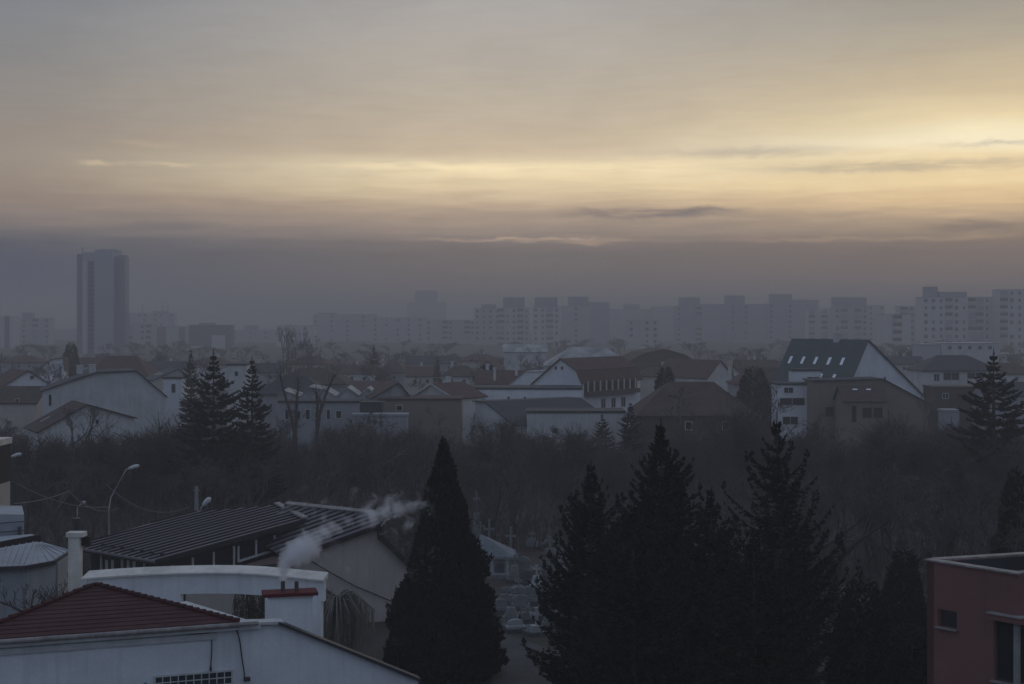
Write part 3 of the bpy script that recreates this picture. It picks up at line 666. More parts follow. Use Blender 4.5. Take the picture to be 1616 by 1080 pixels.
hood = MB(); hood.prism([w1(ca+.08, cz1+.02, 0.0), w1(ca+.08, cz1+.02, .28), w1(-.28, cz1+.02, .28), w2(1.7, cz1+.02, .28), w2(1.7, cz1+.02, 0), w1(0, cz1+.02, 0)], (0, 0, 0.2)); hood.build('window_hood', REDW, t)
hood = MB(); hood.prism([w1(ca+.12, cz1+.224, 0.002), w1(ca+.12, cz1+.224, .33), w1(-.33, cz1+.224, .33), w2(1.75, cz1+.224, .33), w2(1.75, cz1+.224, 0.002), w1(-.002, cz1+.224, 0.002)], (0, 0, 0.04)); hood.build('hood_capping', RUSTTRIM, t)

# ================================================================== houses of the middle distance
def gable(name, label, pts, d, th_deg, Lpx=None, L=None, wall=WHITE, roof=RTILE, wins=(), chim=(), sky=(), **kw):
    th = R(th_deg); org, prof = pxprof(pts, d, th)
    if L is None: L = Lpx/F*d/abs(math.sin(th))
    return phouse(name, label, org, th, L, prof, wall, roof, wins, chim, sky, **kw)
def fw(pts, d, th_deg, px, py, wd, ht, mt=None):       # window on the front, by where the photo shows it
    return ('F', (px-pts[0][0])/F*d/math.cos(R(th_deg)), ZP(py, d), wd, ht)+((mt,) if mt else ())
p = [(67, 618), (110, 602), (147, 590), (203, 588), (247, 629)]
gable('barn_house', 'big pale house with bent dark roof edge and blank front wall', p, 205, 18, L=12, wall=OLDWHITE, roof=DARKROOF, wins=[fw(p, 205, 18, 78, 632, .35, 1.6, WOODT)],
      chim=[(5.2, 3, 0.9, ZP(592, 205), ZP(579, 205)), (7.0, 3, 1.0, ZP(592, 205), ZP(578, 205))])
p = [(62, 682), (127, 642), (193, 665)]
gable('low_gable_house', 'low house with brown roof and pale gable behind thin bare trees', p, 172, 28, L=9, wall=OLDWHITE, roof=BTILE, wins=[fw(p, 172, 28, 141, 669, .5, .6)], sky=[(0, 0.35, 5.5, .35, 1.6)])
p = [(3, 612), (37, 587), (62, 606)]
gable('white_gable_house', 'small white gable house with one square window at left edge', p, 240, 32, Lpx=55, wall=WHITE, roof=RTILE, wins=[fw(p, 240, 32, 42, 597, .75, .75)])
side_house('long_low_house', 'long low brown-roofed house below the small white gable', -70, 57, 636, 613, 226, BEIGE, BTILE, wins=((3, 7, .8, .8), (7, 7, .8, .8)))
side_house('hip_roof_house', 'red-brown hip roof rising behind the big pale house', 118, 238, 603, 563, 300, GREYW, RTILE, dep=14, hip=True)
side_house('red_roof_house', 'dull red roof between big pale house and dark spruces', 205, 300, 622, 601, 262, CREAM, RTILE, wins=((4, 5.5, .9, 1.1), (7, 5.5, .9, 1.1)))
flat_house('white_cube_house', 'small white block house with dark door beside the spruces', 257, 287, 598, 240, 6, WHITE, DARKROOF, wins=((0.2, ZP(613, 240), .8, 1.6),))
gable('slatted_roof_house', 'small house with two bright roof lights left of spruces', [(243, 600), (275, 584), (292, 598)], 256, 35, Lpx=22, wall=CREAM, roof=GRNROOF, sky=[(0, .45, 1.5, .5, 1.4), (0, .45, 3.2, .5, 1.4)])
flat_house('pale_tall_house', 'tall pale house showing between the two dark spruces', 358, 388, 577, 262, 8, OLDWHITE, DARKROOF, wins=((0, ZP(590, 262), .8, 1.0),))
gable('far_white_house', 'pale hazy gable house right of the dark tree below tower', [(62, 583), (80, 568), (98, 566), (99, 583)], 345, 10, L=8, wall=WHITE, roof=BTILE)
gable('corrugated_shed', 'long shed with pale zigzag corrugated gables behind the pollarded trees', [(436, 629), (446, 617), (474, 627), (487, 612), (512, 616), (530, 627), (548, 613), (566, 626), (580, 614), (592, 627)], 217, 3, L=8, wall=POLY, roof=POLY, th=.12, over=.2)
p = [(588, 629), (628, 606), (648, 630)]
gable('gable_shed', 'pale gabled shed with dark roof edge right of corrugated shed', p, 212, 12, L=9, wall=POLY, roof=BTILE)
side_house('green_grey_house', 'dull grey-green hip roof above the corrugated shed', 430, 545, 606, 583, 268, GREYW, BTILE, dep=12, hip=True)
side_house('dark_hip_house', 'dark brown roof just left behind the corrugated shed', 405, 510, 622, 596, 240, GREYW, DARKROOF, dep=10, hip=True)
side_house('dull_red_house', 'low dull red roof behind the gabled shed', 550, 622, 618, 604, 262, CREAM, RTILE)
flat_house('low_taupe_building', 'low taupe building left of white flat-roofed block', 598, 727, 632, 208, 8, TAUPE, BTILE, wins=((-3, 7, 1, .9),))
flat_house('dark_container', 'small dark cabin standing before the corrugated shed', 568, 603, 636, 199, 3, DARKROOF, DARKROOF, cat='cabin', pw=.12)
flat_house('low_outbuilding', 'low grey outbuilding with uneven windows under the corrugated shed', 440, 566, 636, 206, 5, GREYW, DARKROOF, wins=[(-4.6+1.5*i, 6.2, [.7, 1.1, .8, 1.0, .6, .9][i], [1.5, 1.2, 1.6, 1.0, 1.5, 1.2][i]) for i in range(6)])
flat_house('pale_yard_wall', 'pale low yard building below the dark cabin', 556, 642, 657, 196, 3, GREYW, GREYW, cat='outbuilding')
p = [(654, 626), (682, 606), (720, 627)]
gable('brown_roof_bungalow', 'brown-red roofed bungalow with pale gable left of white block', p, 224, -33, Lpx=45, wall=OLDWHITE, roof=RTILE, trim=TRIM, chim=[(3, 5, .6, 8.5, 10.8)])
flat_house('white_flat_block', 'long white flat-roofed block with two tiny square windows', 727, 918, 615, 232, 10, WHITE, DARKROOF, th=R(-3), wins=((XP(802, 232)-XP(822, 232), ZP(629, 232), .45, .6), (XP(828, 232)-XP(822, 232), ZP(629, 232), .45, .6)))
p = [(750, 634), (768, 634), (812, 665)]
gable('charcoal_roof_house', 'white house under charcoal slope in front of long white block', p, 216, -55, Lpx=150, wall=WHITE, roof=DARKROOF)
flat_house('low_white_outbuilding', 'low white outbuilding with dark roof edge behind young spruces', 832, 986, 652, 204, 7, OLDWHITE, DARKROOF, cat='outbuilding', wins=((-3, 4, .9, .9),))
p = [(752, 605), (764, 587), (776, 605)]
side_house('orange_tile_house', 'red tiled house with white eave board left of white gable', 752, 832, 606, 587, 262, WHITE, RTILE, dep=9, chim=((-2, 2, .5, 9.5, 13), (-3.5, 6, .5, 8.5, 11)))
gable('dormer_house', 'small white dormer gable with paired windows over red roofs', [(754, 586), (770, 571), (787, 586)], 276, -8, L=8, wall=WHITE, roof=BTILE, wins=[('F', 1.2, ZP(581, 276), .9, 1.2), ('F', 2.6, ZP(581, 276), .9, 1.2)])
gable('white_lean_to', 'white sloping-topped wall joined left of big white gable', [(800, 612), (829, 588), (856, 587)], 256, -10, L=7, wall=WHITE, roof=GREYW, over=.1)
p = [(838, 609), (884, 566), (908, 584), (915, 601)]
d_ = 246
vl = gable('white_gable_villa', 'large white gabled villa with long red-brown roof and dark loggia', p, d_, -35, Lpx=104, wall=WHITE, roof=RTILE,
      wins=[fw(p, d_, -35, 876.5, 580, .55, .65), fw(p, d_, -35, 886, 580, .55, .65)]+[('R', 7+3.4*i, 5.4, 1.5, 1.8) for i in range(3)],
      chim=[(0.6, 1.2, .5, ZP(612, d_), ZP(597, d_))])
ur_ = (915-838)/F*d_/math.cos(R(35)); MB().box((ur_+.1, 9.6, 8.55), (.25, 17.5, 1.75)).build('loggia', DARKW, vl); MB().box((ur_+.45, 9.6, 7.3), (.9, 17.5, .75)).build('balcony', BROWNW, vl)
for i in range(9): MB().box((ur_+.3, 1.6+2.0*i, 8.55), (.2, .35, 1.8)).build('post', BEIGE, vl)
side_house('metal_roof_hall', 'broad hall with pale metal roof behind the white villa', 862, 1000, 577, 549, 335, CREAM, POLY, dep=16, hip=True)
side_house('grey_roof_hall', 'flat pale roof line of a hall left of the metal roof', 795, 862, 556, 545, 430, OLDWHITE, POLY, dep=12)
gable('arched_roof_hall', 'brown hall with low bowed roof below the far blocks', [(990, 573), (1018, 558), (1050, 552), (1082, 561), (1106, 577)], 362, 6, L=18, wall=BROWNW, roof=BTILE)
p = [(1116, 597), (1139, 570), (1164, 598)]
gable('red_gable_house', 'house with pale gable and red roof behind the round conifer', p, 300, 40, Lpx=72, wall=OLDWHITE, roof=RTILE)
side_house('great_hip_house', 'large worn red-brown hip roof in front of bare branches', 1008, 1192, 656, 606, 192, BROWNW, BTILE, dep=13, hip=True, wins=((4, 5.6, 1, 1.2), (9, 5.6, 1, 1.2)))
p = [(1330, 630), (1377, 538), (1491, 634)]
d_ = 238
gable('green_roof_house', 'tall white gable house with green-grey roof and eight roof lights', p, d_, 35, L=17, wall=WHITE, roof=GRNROOF,
      sky=[(0, .63, v, .75, 1.7) for v in (3.3, 6.3, 9.4, 12.4, 15.4)]+[(0, .37, v, .75, 1.2) for v in (3.7, 6.7, 9.8)], wins=[('F', 10.5, ZP(600, d_), .5, .7)],
      chim=[(6.0, 6.5, 1.1, ZP(542, d_), ZP(528, d_))])
p = [(1284, 602), (1393, 599), (1466, 638)]
gable('taupe_house', 'taupe rendered house with sloping right side before the green roof', p, 226, 0, L=7, wall=TAUPE, roof=DARKROOF, wins=[fw(p, 226, 0, 1309, 650, 1.3, 1.5, WOODT)])
side_house('taupe_porch', 'taupe porch with low brown roof and two bright roof lights', 1332, 1398, 633, 611, 219, TAUPE, BTILE, dep=6, wins=((4.9, 5.4, .7, 2.6, WOODT), (1.2, 5.6, 1.4, 1.6, WOODT), (2.9, 5.6, 1.4, 1.6, WOODT)), sky=((0, .72, 2.2, .9, .35), (0, .72, 4.3, .9, .35)), cat='porch')
flat_house('balcony_house', 'white house with stacked dark balconies left of taupe house', 1228, 1284, 608, 231, 6, WHITE, DARKROOF, wins=((-1.2, ZP(616, 231), 1.6, 1.0), (-.6, ZP(634, 231), 4.2, 1.3), (-.9, ZP(664, 231), 2.6, 1.4)))
flat_house('white_roof_room', 'white roof-top room with dark window under green-grey roof', 1252, 1296, 586, 236.5, 4, WHITE, DARKROOF, cat='roof room', wins=((1.0, ZP(600, 236), 2.0, 1.1),))
gable('cream_gable_house', 'small cream gable house with brown roof left of green-roofed house', [(1222, 606), (1246, 583), (1256, 592)], 268, 30, Lpx=50, wall=CREAM, roof=BTILE)
side_house('dark_roof_villa', 'pale villa with broad dark hip roof near right edge', 1458, 1578, 585, 562, 292, OLDWHITE, DARKROOF, dep=13, hip=True, wins=((5, ZP(593, 292), 3.6, 1.4), (10, ZP(594, 292), 3.4, 1.7), (13, ZP(596, 292), 1.2, 1.6)))
flat_house('low_dark_house', 'low dark house below the villa with broad hip roof', 1475, 1545, 613, 250, 7, BROWNW, DARKROOF, wins=((-2, ZP(625, 250), 1.2, 1.0),))
flat_house('low_white_hall', 'low white hall below the right-hand apartment blocks', 1485, 1576, 543, 425, 12, OLDWHITE, PALEMETAL, wins=[(-6+3*i, ZP(549, 425), 1.2, 1.2) for i in range(5)])
flat_house('small_white_hall', 'small pale building left of the low white hall', 1455, 1484, 545, 422, 10, PANEL, PALEMETAL)
flat_house('white_back_yard', 'dim yard wall behind the dark spruce near right edge', 1490, 1514, 650, 215, 3, GREYW, GREYW, cat='outbuilding')
# rooftops too faint to tell apart
FILL = [(455, 520, 575, 563, 400, RTILE), (520, 590, 590, 578, 350, BTILE), (596, 640, 588, 574, 360, BTILE), (640, 690, 594, 580, 340, RTILE), (700, 752, 594, 578, 320, BTILE),
        (640, 720, 574, 563, 420, DARKROOF), (722, 790, 570, 560, 430, RTILE), (100, 160, 578, 566, 380, BTILE), (0, 60, 572, 562, 420, RTILE), (225, 300, 583, 572, 380, DARKROOF), (300, 360, 576, 565, 400, BTILE),
        (370, 440, 588, 575, 340, DARKROOF), (1010, 1075, 594, 580, 310, BTILE), (1165, 1230, 583, 570, 340, BTILE), (1160, 1215, 606, 590, 270, RTILE), (1390, 1460, 575, 564, 400, DARKROOF), (1540, 1640, 590, 574, 330, BTILE), (1560, 1640, 625, 606, 240, DARKROOF)]
for i, (a, b, e, r_, d_, mt) in enumerate(FILL):
    side_house('hazy_house', 'low hazy rooftop among the faint rooftops below the far blocks', a, b, e, r_, d_, [CREAM, OLDWHITE, GREYW][i % 3], mt, dep=9, yaw=(i*7) % 13-6, hip=i % 2 == 0, group='faint rooftops', chim=((.8, 3+(i*1.7) % 4, .6, ZP(r_, d_)-1.5, ZP(r_, d_)+.9),), wins=((2.5, ZP(e, d_)-1.2, .9, 1.0), (5.5, ZP(e, d_)-1.2, .9, 1.0)))

# ================================================================== apartment blocks in the haze
BK = 1.6; BW = {}; brg = random.Random(3)
def bwin(wd, ht, mt):
    k = (round(wd, 1), round(ht, 1), mt.name)
    if k not in BW: BW[k] = MB().box((0, -0.03, 0), (wd, 0.12, ht)).mesh('window', mt)
    return BW[k]
def bbal(wd, mt):
    k = ('b', round(wd, 1), mt.name)
    if k not in BW: BW[k] = MB().box((0, -0.5, 0), (wd, 1.0, 1.0)).mesh('balcony', mt)
    return BW[k]
def block(label, px0, px1, pt, d, wall, pent=(), pat='w', dep=13.0, th=0.0, vis=572, balm=None, floor=4.2, cap=None):
    d = d*BK
    Lx = (px1-px0)/F*d/math.cos(R(th)); zt = ZP(pt, d)
    t_ = thing('apartment_block', label, 'apartment block', (XP((px0+px1)/2, d), d, 0), R(th))
    MB().box((0, dep/2, zt/2), (Lx, dep, zt)).build('wall', wall, t_)
    MB().box((0, dep/2, zt+0.22), (Lx+0.3, dep+0.3, 0.4)).build('parapet', cap or GREYW, t_)
    for a, b, y in pent:
        zz_ = ZP(y, d); x_ = XP((a+b)/2, d)-XP((px0+px1)/2, d)
        MB().box((x_, dep/2, (zz_+zt)/2+.2), ((b-a)/F*d, dep*.6, zz_-zt)).build('roof_room', GREYW, t_)
    if not pat: return t_
    nb = max(2, int(Lx/4.4)); bw_ = Lx/nb; z = zt-1.7; lim = ZP(vis, d)
    while z > max(lim, 1.0):
        for i in range(nb):
            x_ = -Lx/2+(i+.5)*bw_; ch = pat[i % len(pat)]; rr_ = brg.random()
            if ch in 'ws' and rr_ < .10: continue
            if ch == 'w' and rr_ > .82: ch = 's'
            if ch == 'B' and rr_ > .75: inst('window', bwin(bw_*.9, 2.4, PANELB), t_, (x_, -.95, z-.1)); inst('balcony', bbal(bw_, balm or wall), t_, (x_, 0, z-1.1)); continue
            if ch == 'w': inst('window', bwin(2.0, 2.0, GLASS), t_, (x_, 0, z))
            elif ch == 's': inst('window', bwin(1.3, 1.8, GLASS), t_, (x_, 0, z))
            elif ch == 'B':
                inst('window', bwin(bw_, 2.3, GLASS), t_, (x_, 0, z+.25)); inst('balcony', bbal(bw_, balm or wall), t_, (x_, 0, z-1.1))
        z -= floor
    return t_
block('pale apartment block with dark balcony bands, second from right edge', 1455, 1576, 470, 520, PANELW, ((1464, 1482, 453), (1484, 1528, 461)), 'wwsBwsBBsw')
block('tallest pale apartment block cut by the right edge', 1578, 1665, 458, 512, PANELW, (), 'Bwsww')
block('narrow pale apartment block with one central column of windows', 1394, 1438, 497, 500, PANELW, (), '.B..', vis=562)
block('grey apartment block half hidden behind the narrow pale one', 1421, 1457, 484, 610, PANEL, (), 'Bw')
block('faint stepped block left of the narrow pale block', 1370, 1396, 483, 720, PANEL, (), 'w.')
block('tall grey block with wide roof room left of narrow pale block', 1316, 1370, 487, 640, PANEL, ((1317, 1369, 470),), 'wB.B')
block('faint low-topped block with paired balcony columns', 1276, 1316, 488, 660, PANELW, (), 'B.B.')
block('blue-grey block behind the balcony columns', 1250, 1292, 474, 780, PANELB, (), '')
block('blue-grey block with tall square roof room above green-grey roof', 1212, 1252, 480, 720, PANELB, ((1217, 1251, 465),), 'w..')
block('faint blue-grey block filling the gap between two roof rooms', 1180, 1214, 481, 790, PANELB, (), '')
block('blue-grey block with roof room right of twin peaks', 1142, 1182, 482, 730, PANELB, ((1146, 1176, 467),), '.w')
block('faint block with flat top between twin roof rooms', 1104, 1146, 481, 790, PANELB, (), '')
block('blue-grey block with roof room and pale balcony line', 1066, 1108, 484, 720, PANELB, ((1073, 1105, 470),), 'w..B')
block('pale grey-green block left of the roof room with pale line', 1030, 1070, 485, 820, PANEL, (), '')
block('wide grey-green block in deep haze right of the trio', 960, 1040, 489, 830, PANEL, ((985, 1010, 481),), '')
block('low pale strip block under the deep haze blocks', 990, 1040, 506, 600, PANEL, (), 'w.w')
block('dark-topped grey block right of the trio of roof rooms', 926, 962, 478, 740, PANELB, (), '')
block('rightmost of three pale blocks with roof rooms', 886, 932, 484, 690, PANEL, ((897, 929, 469),), '..w')
block('middle of three pale blocks, with loggia column and windows', 840, 884, 486, 650, PANELW, ((844, 880, 470),), 'wsBw')
block('leftmost of three pale blocks with dark roof room', 786, 836, 487, 660, PANELW, ((794, 828, 470),), 'Bsw')
block('pale block stepping down left of the trio', 748, 790, 488, 690, PANEL, ((760, 783, 481),), 'ws')
block('long low block in haze left of the stepped block', 672, 750, 506, 720, PANEL, (), 'w..B')
block('long low block with faint windows in the centre haze', 588, 676, 502, 760, PANEL, (), 'w.w.')
block('ghostly faint tower block above the centre haze', 642, 704, 478, 1280, PANELB, ((655, 690, 459),), '')
block('faint long block left of the centre haze', 494, 594, 497, 800, PANEL, ((500, 530, 494),), 'w..')
block('pale block behind tall bare trees left of centre', 436, 496, 515, 640, PANELW, (), 'w.')
block('low pale block beside the dark glass block', 366, 440, 522, 760, PANEL, ((385, 405, 514),), 'w..')
t_ = block('dark slab block with one white wall patch', 298, 364, 514, 600, PANELD, ((312, 336, 510),), '', cap=PANELD)
MB().box((5.8, -0.1, ZP(545, 960)), (9, 0.3, 13.5)).build('white_panel', PANELW, t_); MB().box((-7.1, -0.1, ZP(548, 960)), (12.3, 0.3, 1.1)).build('white_band', PANELW, t_)
t_ = block('grey-green block with dark recessed stair column', 238, 297, 516, 640, PANEL, (), '')
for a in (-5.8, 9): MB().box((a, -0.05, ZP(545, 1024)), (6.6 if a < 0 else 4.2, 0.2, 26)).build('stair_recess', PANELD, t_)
t_ = block('wide low office block with roof masts right of tower', 199, 275, 495, 800, PANEL, ((240, 262, 491),), 'w.w')
for a in (-8, 10, 15): MB().tube([(a, 4, ZP(495, 1280)), (a, 4, ZP(482, 1280))], .45, 6).build('mast', POLEM, t_)
block('pale block with three window columns below the tower', 168, 240, 512, 660, PANEL, (), 'B.w', vis=566)
block('faint low block left of the tower foot', 88, 122, 521, 860, PANEL, (), '')
block('grey block with window column and roof room near left edge', 24, 78, 503, 700, PANEL, ((33, 48, 494),), '.w.B')
t_ = block('block with pale edges and dark centre strip at left edge', -22, 21, 501, 620, PANELW, (), '')
MB().box((5.2, -0.05, ZP(535, 992)), (3.6, 0.2, 32)).build('dark_strip', PANELD, t_)
# the tower
d_ = 820
t = thing('tower_block', 'tall slab tower with dark vertical slot standing above the haze', 'tower', (XP(160, d_), d_, 0), world=True)
def tw(name, px0, px1, pt, y0, dep, mt, pb=None, par=None):
    z0 = 0 if pb is None else ZP(pb, d_); z1 = ZP(pt, d_)
    return MB().box(((XP(px0, d_)+XP(px1, d_))/2, d_+y0+dep/2, (z0+z1)/2), ((px1-px0)/F*d_, dep, z1-z0)).build(name, mt, par or t)
tw('wall', 120, 129.5, 401, 1.5, 20, TOWERD); tw('wall', 129, 150, 398.5, 0.6, 20, TOWERM); tw('wall', 149.6, 178, 394.5, 0, 20, TOWERM)
tw('wing', 176, 194, 404.5, 4, 9, TOWERD); sl_ = tw('glazed_slot', 138.5, 148, 412, 0.45, 1, PANELD, 560)
for i in range(20): tw('window', 139.2, 147.4, 414+7*i, 0.38, .3, GLASS, 418.5+7*i, sl_)
tw('pilaster', 130.5, 136.5, 412, 0.25, 1, PANELW, 560); tw('roof_room', 152, 180, 393, 3, 12, TOWERM, 396); tw('roof_room', 182, 194, 402.2, 6, 5, TOWERD, 405)
MB().tube([P(130, 400, d_+4), P(130, 391, d_+4)], .3, 5).build('mast', POLEM, t)

# ================================================================== street lamps, poles and wires
def lamp(label, d, base, bend, head, hl=0.9, hr=0.16, mid=None):
    t_ = thing('street_lamp', label, 'street lamp', (XP(base[0], d), d, 0), world=True, group='street lamps')
    b = P(base[0], base[1], d); pts = [Vector((b.x, d, 0)), b]
    MB().tube(pts, [0.11, 0.07], 8).build('pole', POLEM, t_)
    e = P(bend[0], bend[1], d); hd = P(head[0], head[1], d); arm = [b]
    if mid: arm.append(P(mid[0], mid[1], d))
    arm += [e, e+(hd-e)*.25]
    MB().tube(arm, 0.045, 6).build('arm', LAMPM, t_)
    dr = (hd-e).normalized(); st = e+(hd-e)*.2; ln_ = max((hd-st).length, hl); prof_ = [(0, .35), (.2, .75), (.55, 1.0), (.85, .85), (1.0, .35)]
    MB().tube([st+dr*ln_*f for f, _ in prof_], [hr*r for _, r in prof_], 8).build('lamp_head', LAMPM, t_, True)
    q = st+dr*ln_*.6-Vector((0, 0, hr*.75)); MB().lathe(q, [(.05, -.09), (hr*.7, -.03), (hr*.8, .05)], 8).build('lens', GLASS, t_, True)
lamp('tall street lamp with long slanted arm above brown metal roof', 118, (172, 803), (199, 741), (216, 736), .95, .19, (175, 785))
lamp('street lamp with small round head over concrete pillar', 122, (122, 812), (126, 797), (135, 792), .45, .18, (122, 802))
lamp('street lamp with big upturned head behind brown roof ridge', 112, (313, 812), (317, 802), (331, 787), .9, .24)
lamp('street lamp head jutting from the dark upper house', 118, (12, 730), (14, 722), (32, 717), .9, .17)
lamp('curved street lamp seen through the drifting smoke', 104, (600, 836), (609, 821), (637, 812), 1.0, .15, (602, 830))
t = thing('utility_pole', 'plain grey concrete utility pole behind brown metal roof', 'pole', (XP(310, 116), 116, 0), world=True)
z_ = ZP(768, 116); x_ = XP(310, 116)
MB().tube([(x_, 116, 0), (x_, 116, z_)], [.22, .15], 8).build('shaft', POLEM, t); MB().box((x_, 115.9, z_-.3), (.5, .12, .1)).build('bracket', POLEM, t)
t = thing('lamp_stub_pole', 'short dark pole rising behind the concrete pillar cap', 'pole', (XP(121, 100), 100, 0), world=True)
x_ = XP(121, 100); MB().tube([(x_, 100, 0), (x_, 100, ZP(820, 100))], .16, 8).build('shaft', DARKMETAL, t); MB().box((x_, 100, ZP(822, 100)), (.5, .5, .35)).build('transformer', DARKMETAL, t)
def wire(label, a, b, sag, r=0.03, mt=CABLEP):
    pts = [a+(b-a)*(i/14)-Vector((0, 0, sag*4*(i/14)*(1-i/14))) for i in range(15)]
    o = MB().tube(pts, r, 4).build('overhead_cable', mt); tag(o, label, 'cable', 'overhead cables')
wire('sagging overhead cable from slanted street lamp towards utility pole', P(168, 765, 117), P(300, 800, 116), 1.2)
wire('overhead cable running left from dark upper house to street lamp', P(20, 760, 97), P(172, 800, 117), .6)
wire('thin overhead cable crossing low before the dark wood at left', P(22, 795, 105), P(110, 775, 117), .2)
wire('overhead cable stretched between small lamp and slanted lamp', P(110, 776, 117), P(188, 802, 117.5), .8)

# ================================================================== graveyard
def cross_mesh(h, wd, th):
    k = MB(); k.box((0, 0, h/2), (th, th*.7, h)); k.box((0, 0, h*.66), (wd, th*.68, th)); 
    for a, b in ((-wd/2, h*.66), (wd/2, h*.66)): k.box((a, 0, b), (th*.5, th*.78, th*1.5))
    k.box((0, 0, h), (th*1.5, th*.78, th*.5)); return k
def grave(label, px, py, d, h, mt, style, rz=0.0):
    t_ = thing('grave_monument', label, 'gravestone', (XP(px, d), d, 0), rz, 'graves in the graveyard')
    MB().box((0, .9, .12), (1.3, 2.6, .24)).build('grave_kerb', STONED, t_)
    if style == 'obelisk':
        k = MB(); k.box((0, 0, .35), (1.0, .7, .5)); b = h*.62
        k.v += [(-.42, -.28, .6), (.42, -.28, .6), (.42, .28, .6), (-.42, .28, .6), (-.26, -.18, b), (.26, -.18, b), (.26, .18, b), (-.26, .18, b)]; o_ = len(k.v)-8
        k.f += [tuple(o_+i for i in f) for f in ((3, 2, 1, 0), (4, 5, 6, 7), (0, 1, 5, 4), (1, 2, 6, 5), (2, 3, 7, 6), (3, 0, 4, 7))]
        k.build('pedestal', mt, t_); o = cross_mesh(h-b, .5, .13).build('cross', mt, t_); o.location = (0, 0, b)
    elif style == 'cross':
        MB().box((0, 0, .4), (.8, .5, .5)).build('pedestal', mt, t_); o = cross_mesh(h-.6, .85, .17).build('cross', mt, t_); o.location = (0, 0, .62)
    elif style == 'slab':
        k = MB(); pts = [(-.5, 0, .24), (.5, 0, .24), (.5, 0, h*.75)]+[(.5*math.cos(a), 0, h*.75+h*.25*math.sin(a)) for a in (.5, 1.0, 1.57, 2.1, 2.6)]+[(-.5, 0, h*.75)]
        k.prism(pts, (0, .2, 0)); k.build('headstone', mt, t_); MB().box((0, .1, .3), (1.2, .5, .14)).build('plinth', mt, t_)
    elif style == 'statue':
        MB().box((0, 0, h*.18), (.7, .6, h*.36)).build('pedestal', mt, t_)
        k = MB(); k.lathe((0, 0, h*.36), [(.24, 0), (.22, h*.1), (.16, h*.25), (.2, h*.38), (.22, h*.44), (.1, h*.5), (.07, h*.52)], 10)
        k.lathe((0, 0, h*.87), [(.06, 0), (.1, .05), (.1, .13), (.04, .2)], 8)
        for s2 in (-1, 1): k.tube([(s2*.18, 0, h*.77), (s2*.28, -.08, h*.64), (s2*.08, -.2, h*.66)], [.07, .06, .045], 6)
        k.build('figure', mt, t_, True)
    return t_
grave('white marble monument with cross, brightest in the graveyard', 847, 935, 104, 2.0, STONEW, 'obelisk', .1)
grave('pale carved angel figure on dark pedestal by conifer branches', 878, 960, 98, 1.9, STONE, 'statue', -.2)
grave('white ornate leaning cross nearest the paved path', 847, 1000, 90, 1.7, STONEW, 'cross', .4)
grave('grey obelisk monument standing below the tomb roof', 806, 985, 93, 1.9, STONE, 'obelisk', -.1)
grave('small white rounded grave marker left of ornate cross', 814, 990, 91, .8, STONEW, 'slab', .2)
grave('dark upright slab left of the white marble monument', 830, 930, 106, 1.3, STONED, 'slab')
grave('slim pale cross behind right side of the tomb roof', 806, 880, 118, 2.7, STONE, 'cross')
grave('pale stone cross rising left behind the tomb roof', 752, 870, 124, 5.0, STONE, 'obelisk')
grave('small stone cross just behind the tomb roof', 772, 880, 121, 2.9, STONE, 'cross')
grave('tall grey monument right of tomb wall', 812, 925, 108, 2.1, STONE, 'obelisk')
grave('pale rounded gravestone beyond curved pale roof at left', 84, 0, 104, 1.9, STONEW, 'slab', .3)
grave('pale small cross beyond curved pale roof at left', 70, 0, 106, 2.6, STONE, 'cross', -.2)
grave('pale statue beyond the pale annex at left', 63, 0, 100, 2.0, STONEW, 'statue', .1)
for px, d_, h, st in ((826, 112, 1.3, 'slab'), (862, 110, 1.4, 'cross'), (884, 107, 1.5, 'slab'), (868, 120, 1.6, 'cross'), (840, 124, 1.5, 'obelisk'), (894, 116, 1.4, 'cross'), (790, 97, .9, 'slab'), (862, 95, .9, 'slab'), (905, 100, 1.4, 'cross'), (822, 98, 1.0, 'slab'), (800, 100, 1.1, 'cross'), (835, 100, 1.2, 'slab'), (856, 101, 1.3, 'cross'), (870, 92, 1.1, 'slab'), (832, 94, .9, 'cross'), (818, 103, 1.2, 'obelisk'), (1352, 78, 1.3, 'cross'), (1345, 84, 1.2, 'slab'), (1337, 92, 1.4, 'obelisk'), (1330, 100, 1.5, 'cross'), (1368, 96, 1.4, 'slab')):
    grave('dim grey grave marker in the crowd of graves', px, 0, d_, h, STONE, st, (px % 7)*.1-.3)
t = thing('tomb_chapel', 'small stone tomb chapel with pale pyramid metal roof', 'tomb', (XP(776, 110), 112, 0))
zc = ZP(884, 110); hw = 1.55
MB().box((0, 0, zc/2), (2*hw, 3.0, zc)).build('wall', STONE, t)
MB().box((0, 0, zc+.08), (2*hw+.5, 3.4, .16)).build('cornice', STONEW, t)
rb = MB(); za = ZP(849, 110); b_ = hw+.3; rb.v += [(-b_, -1.8, zc+.17), (b_, -1.8, zc+.17), (b_, 1.8, zc+.17), (-b_, 1.8, zc+.17), (-.9, 0, za)]; rb.f += [(0, 1, 4), (1, 2, 4), (2, 3, 4), (3, 0, 4), (3, 2, 1, 0)]
rb.build('roof', TARN, t)
for a in (-1.2, 0, 1.2): MB().box((a, -1.53, zc*.5), (.25, .12, zc-.1)).build('pilaster', STONEW, t)
for a in (-.6, .6): MB().box((a, -1.5, zc*.45), (.7, .08, zc*.6)).build('door' if a < 0 else 'window', STONED, t)
o = cross_mesh(1.0, .6, .1).build('cross', STONE, t); o.location = (-.9, 0, za-.05)
MB().box((0, -1.9, .15), (3.6, 1.2, .3)).build('step', STONE, t)

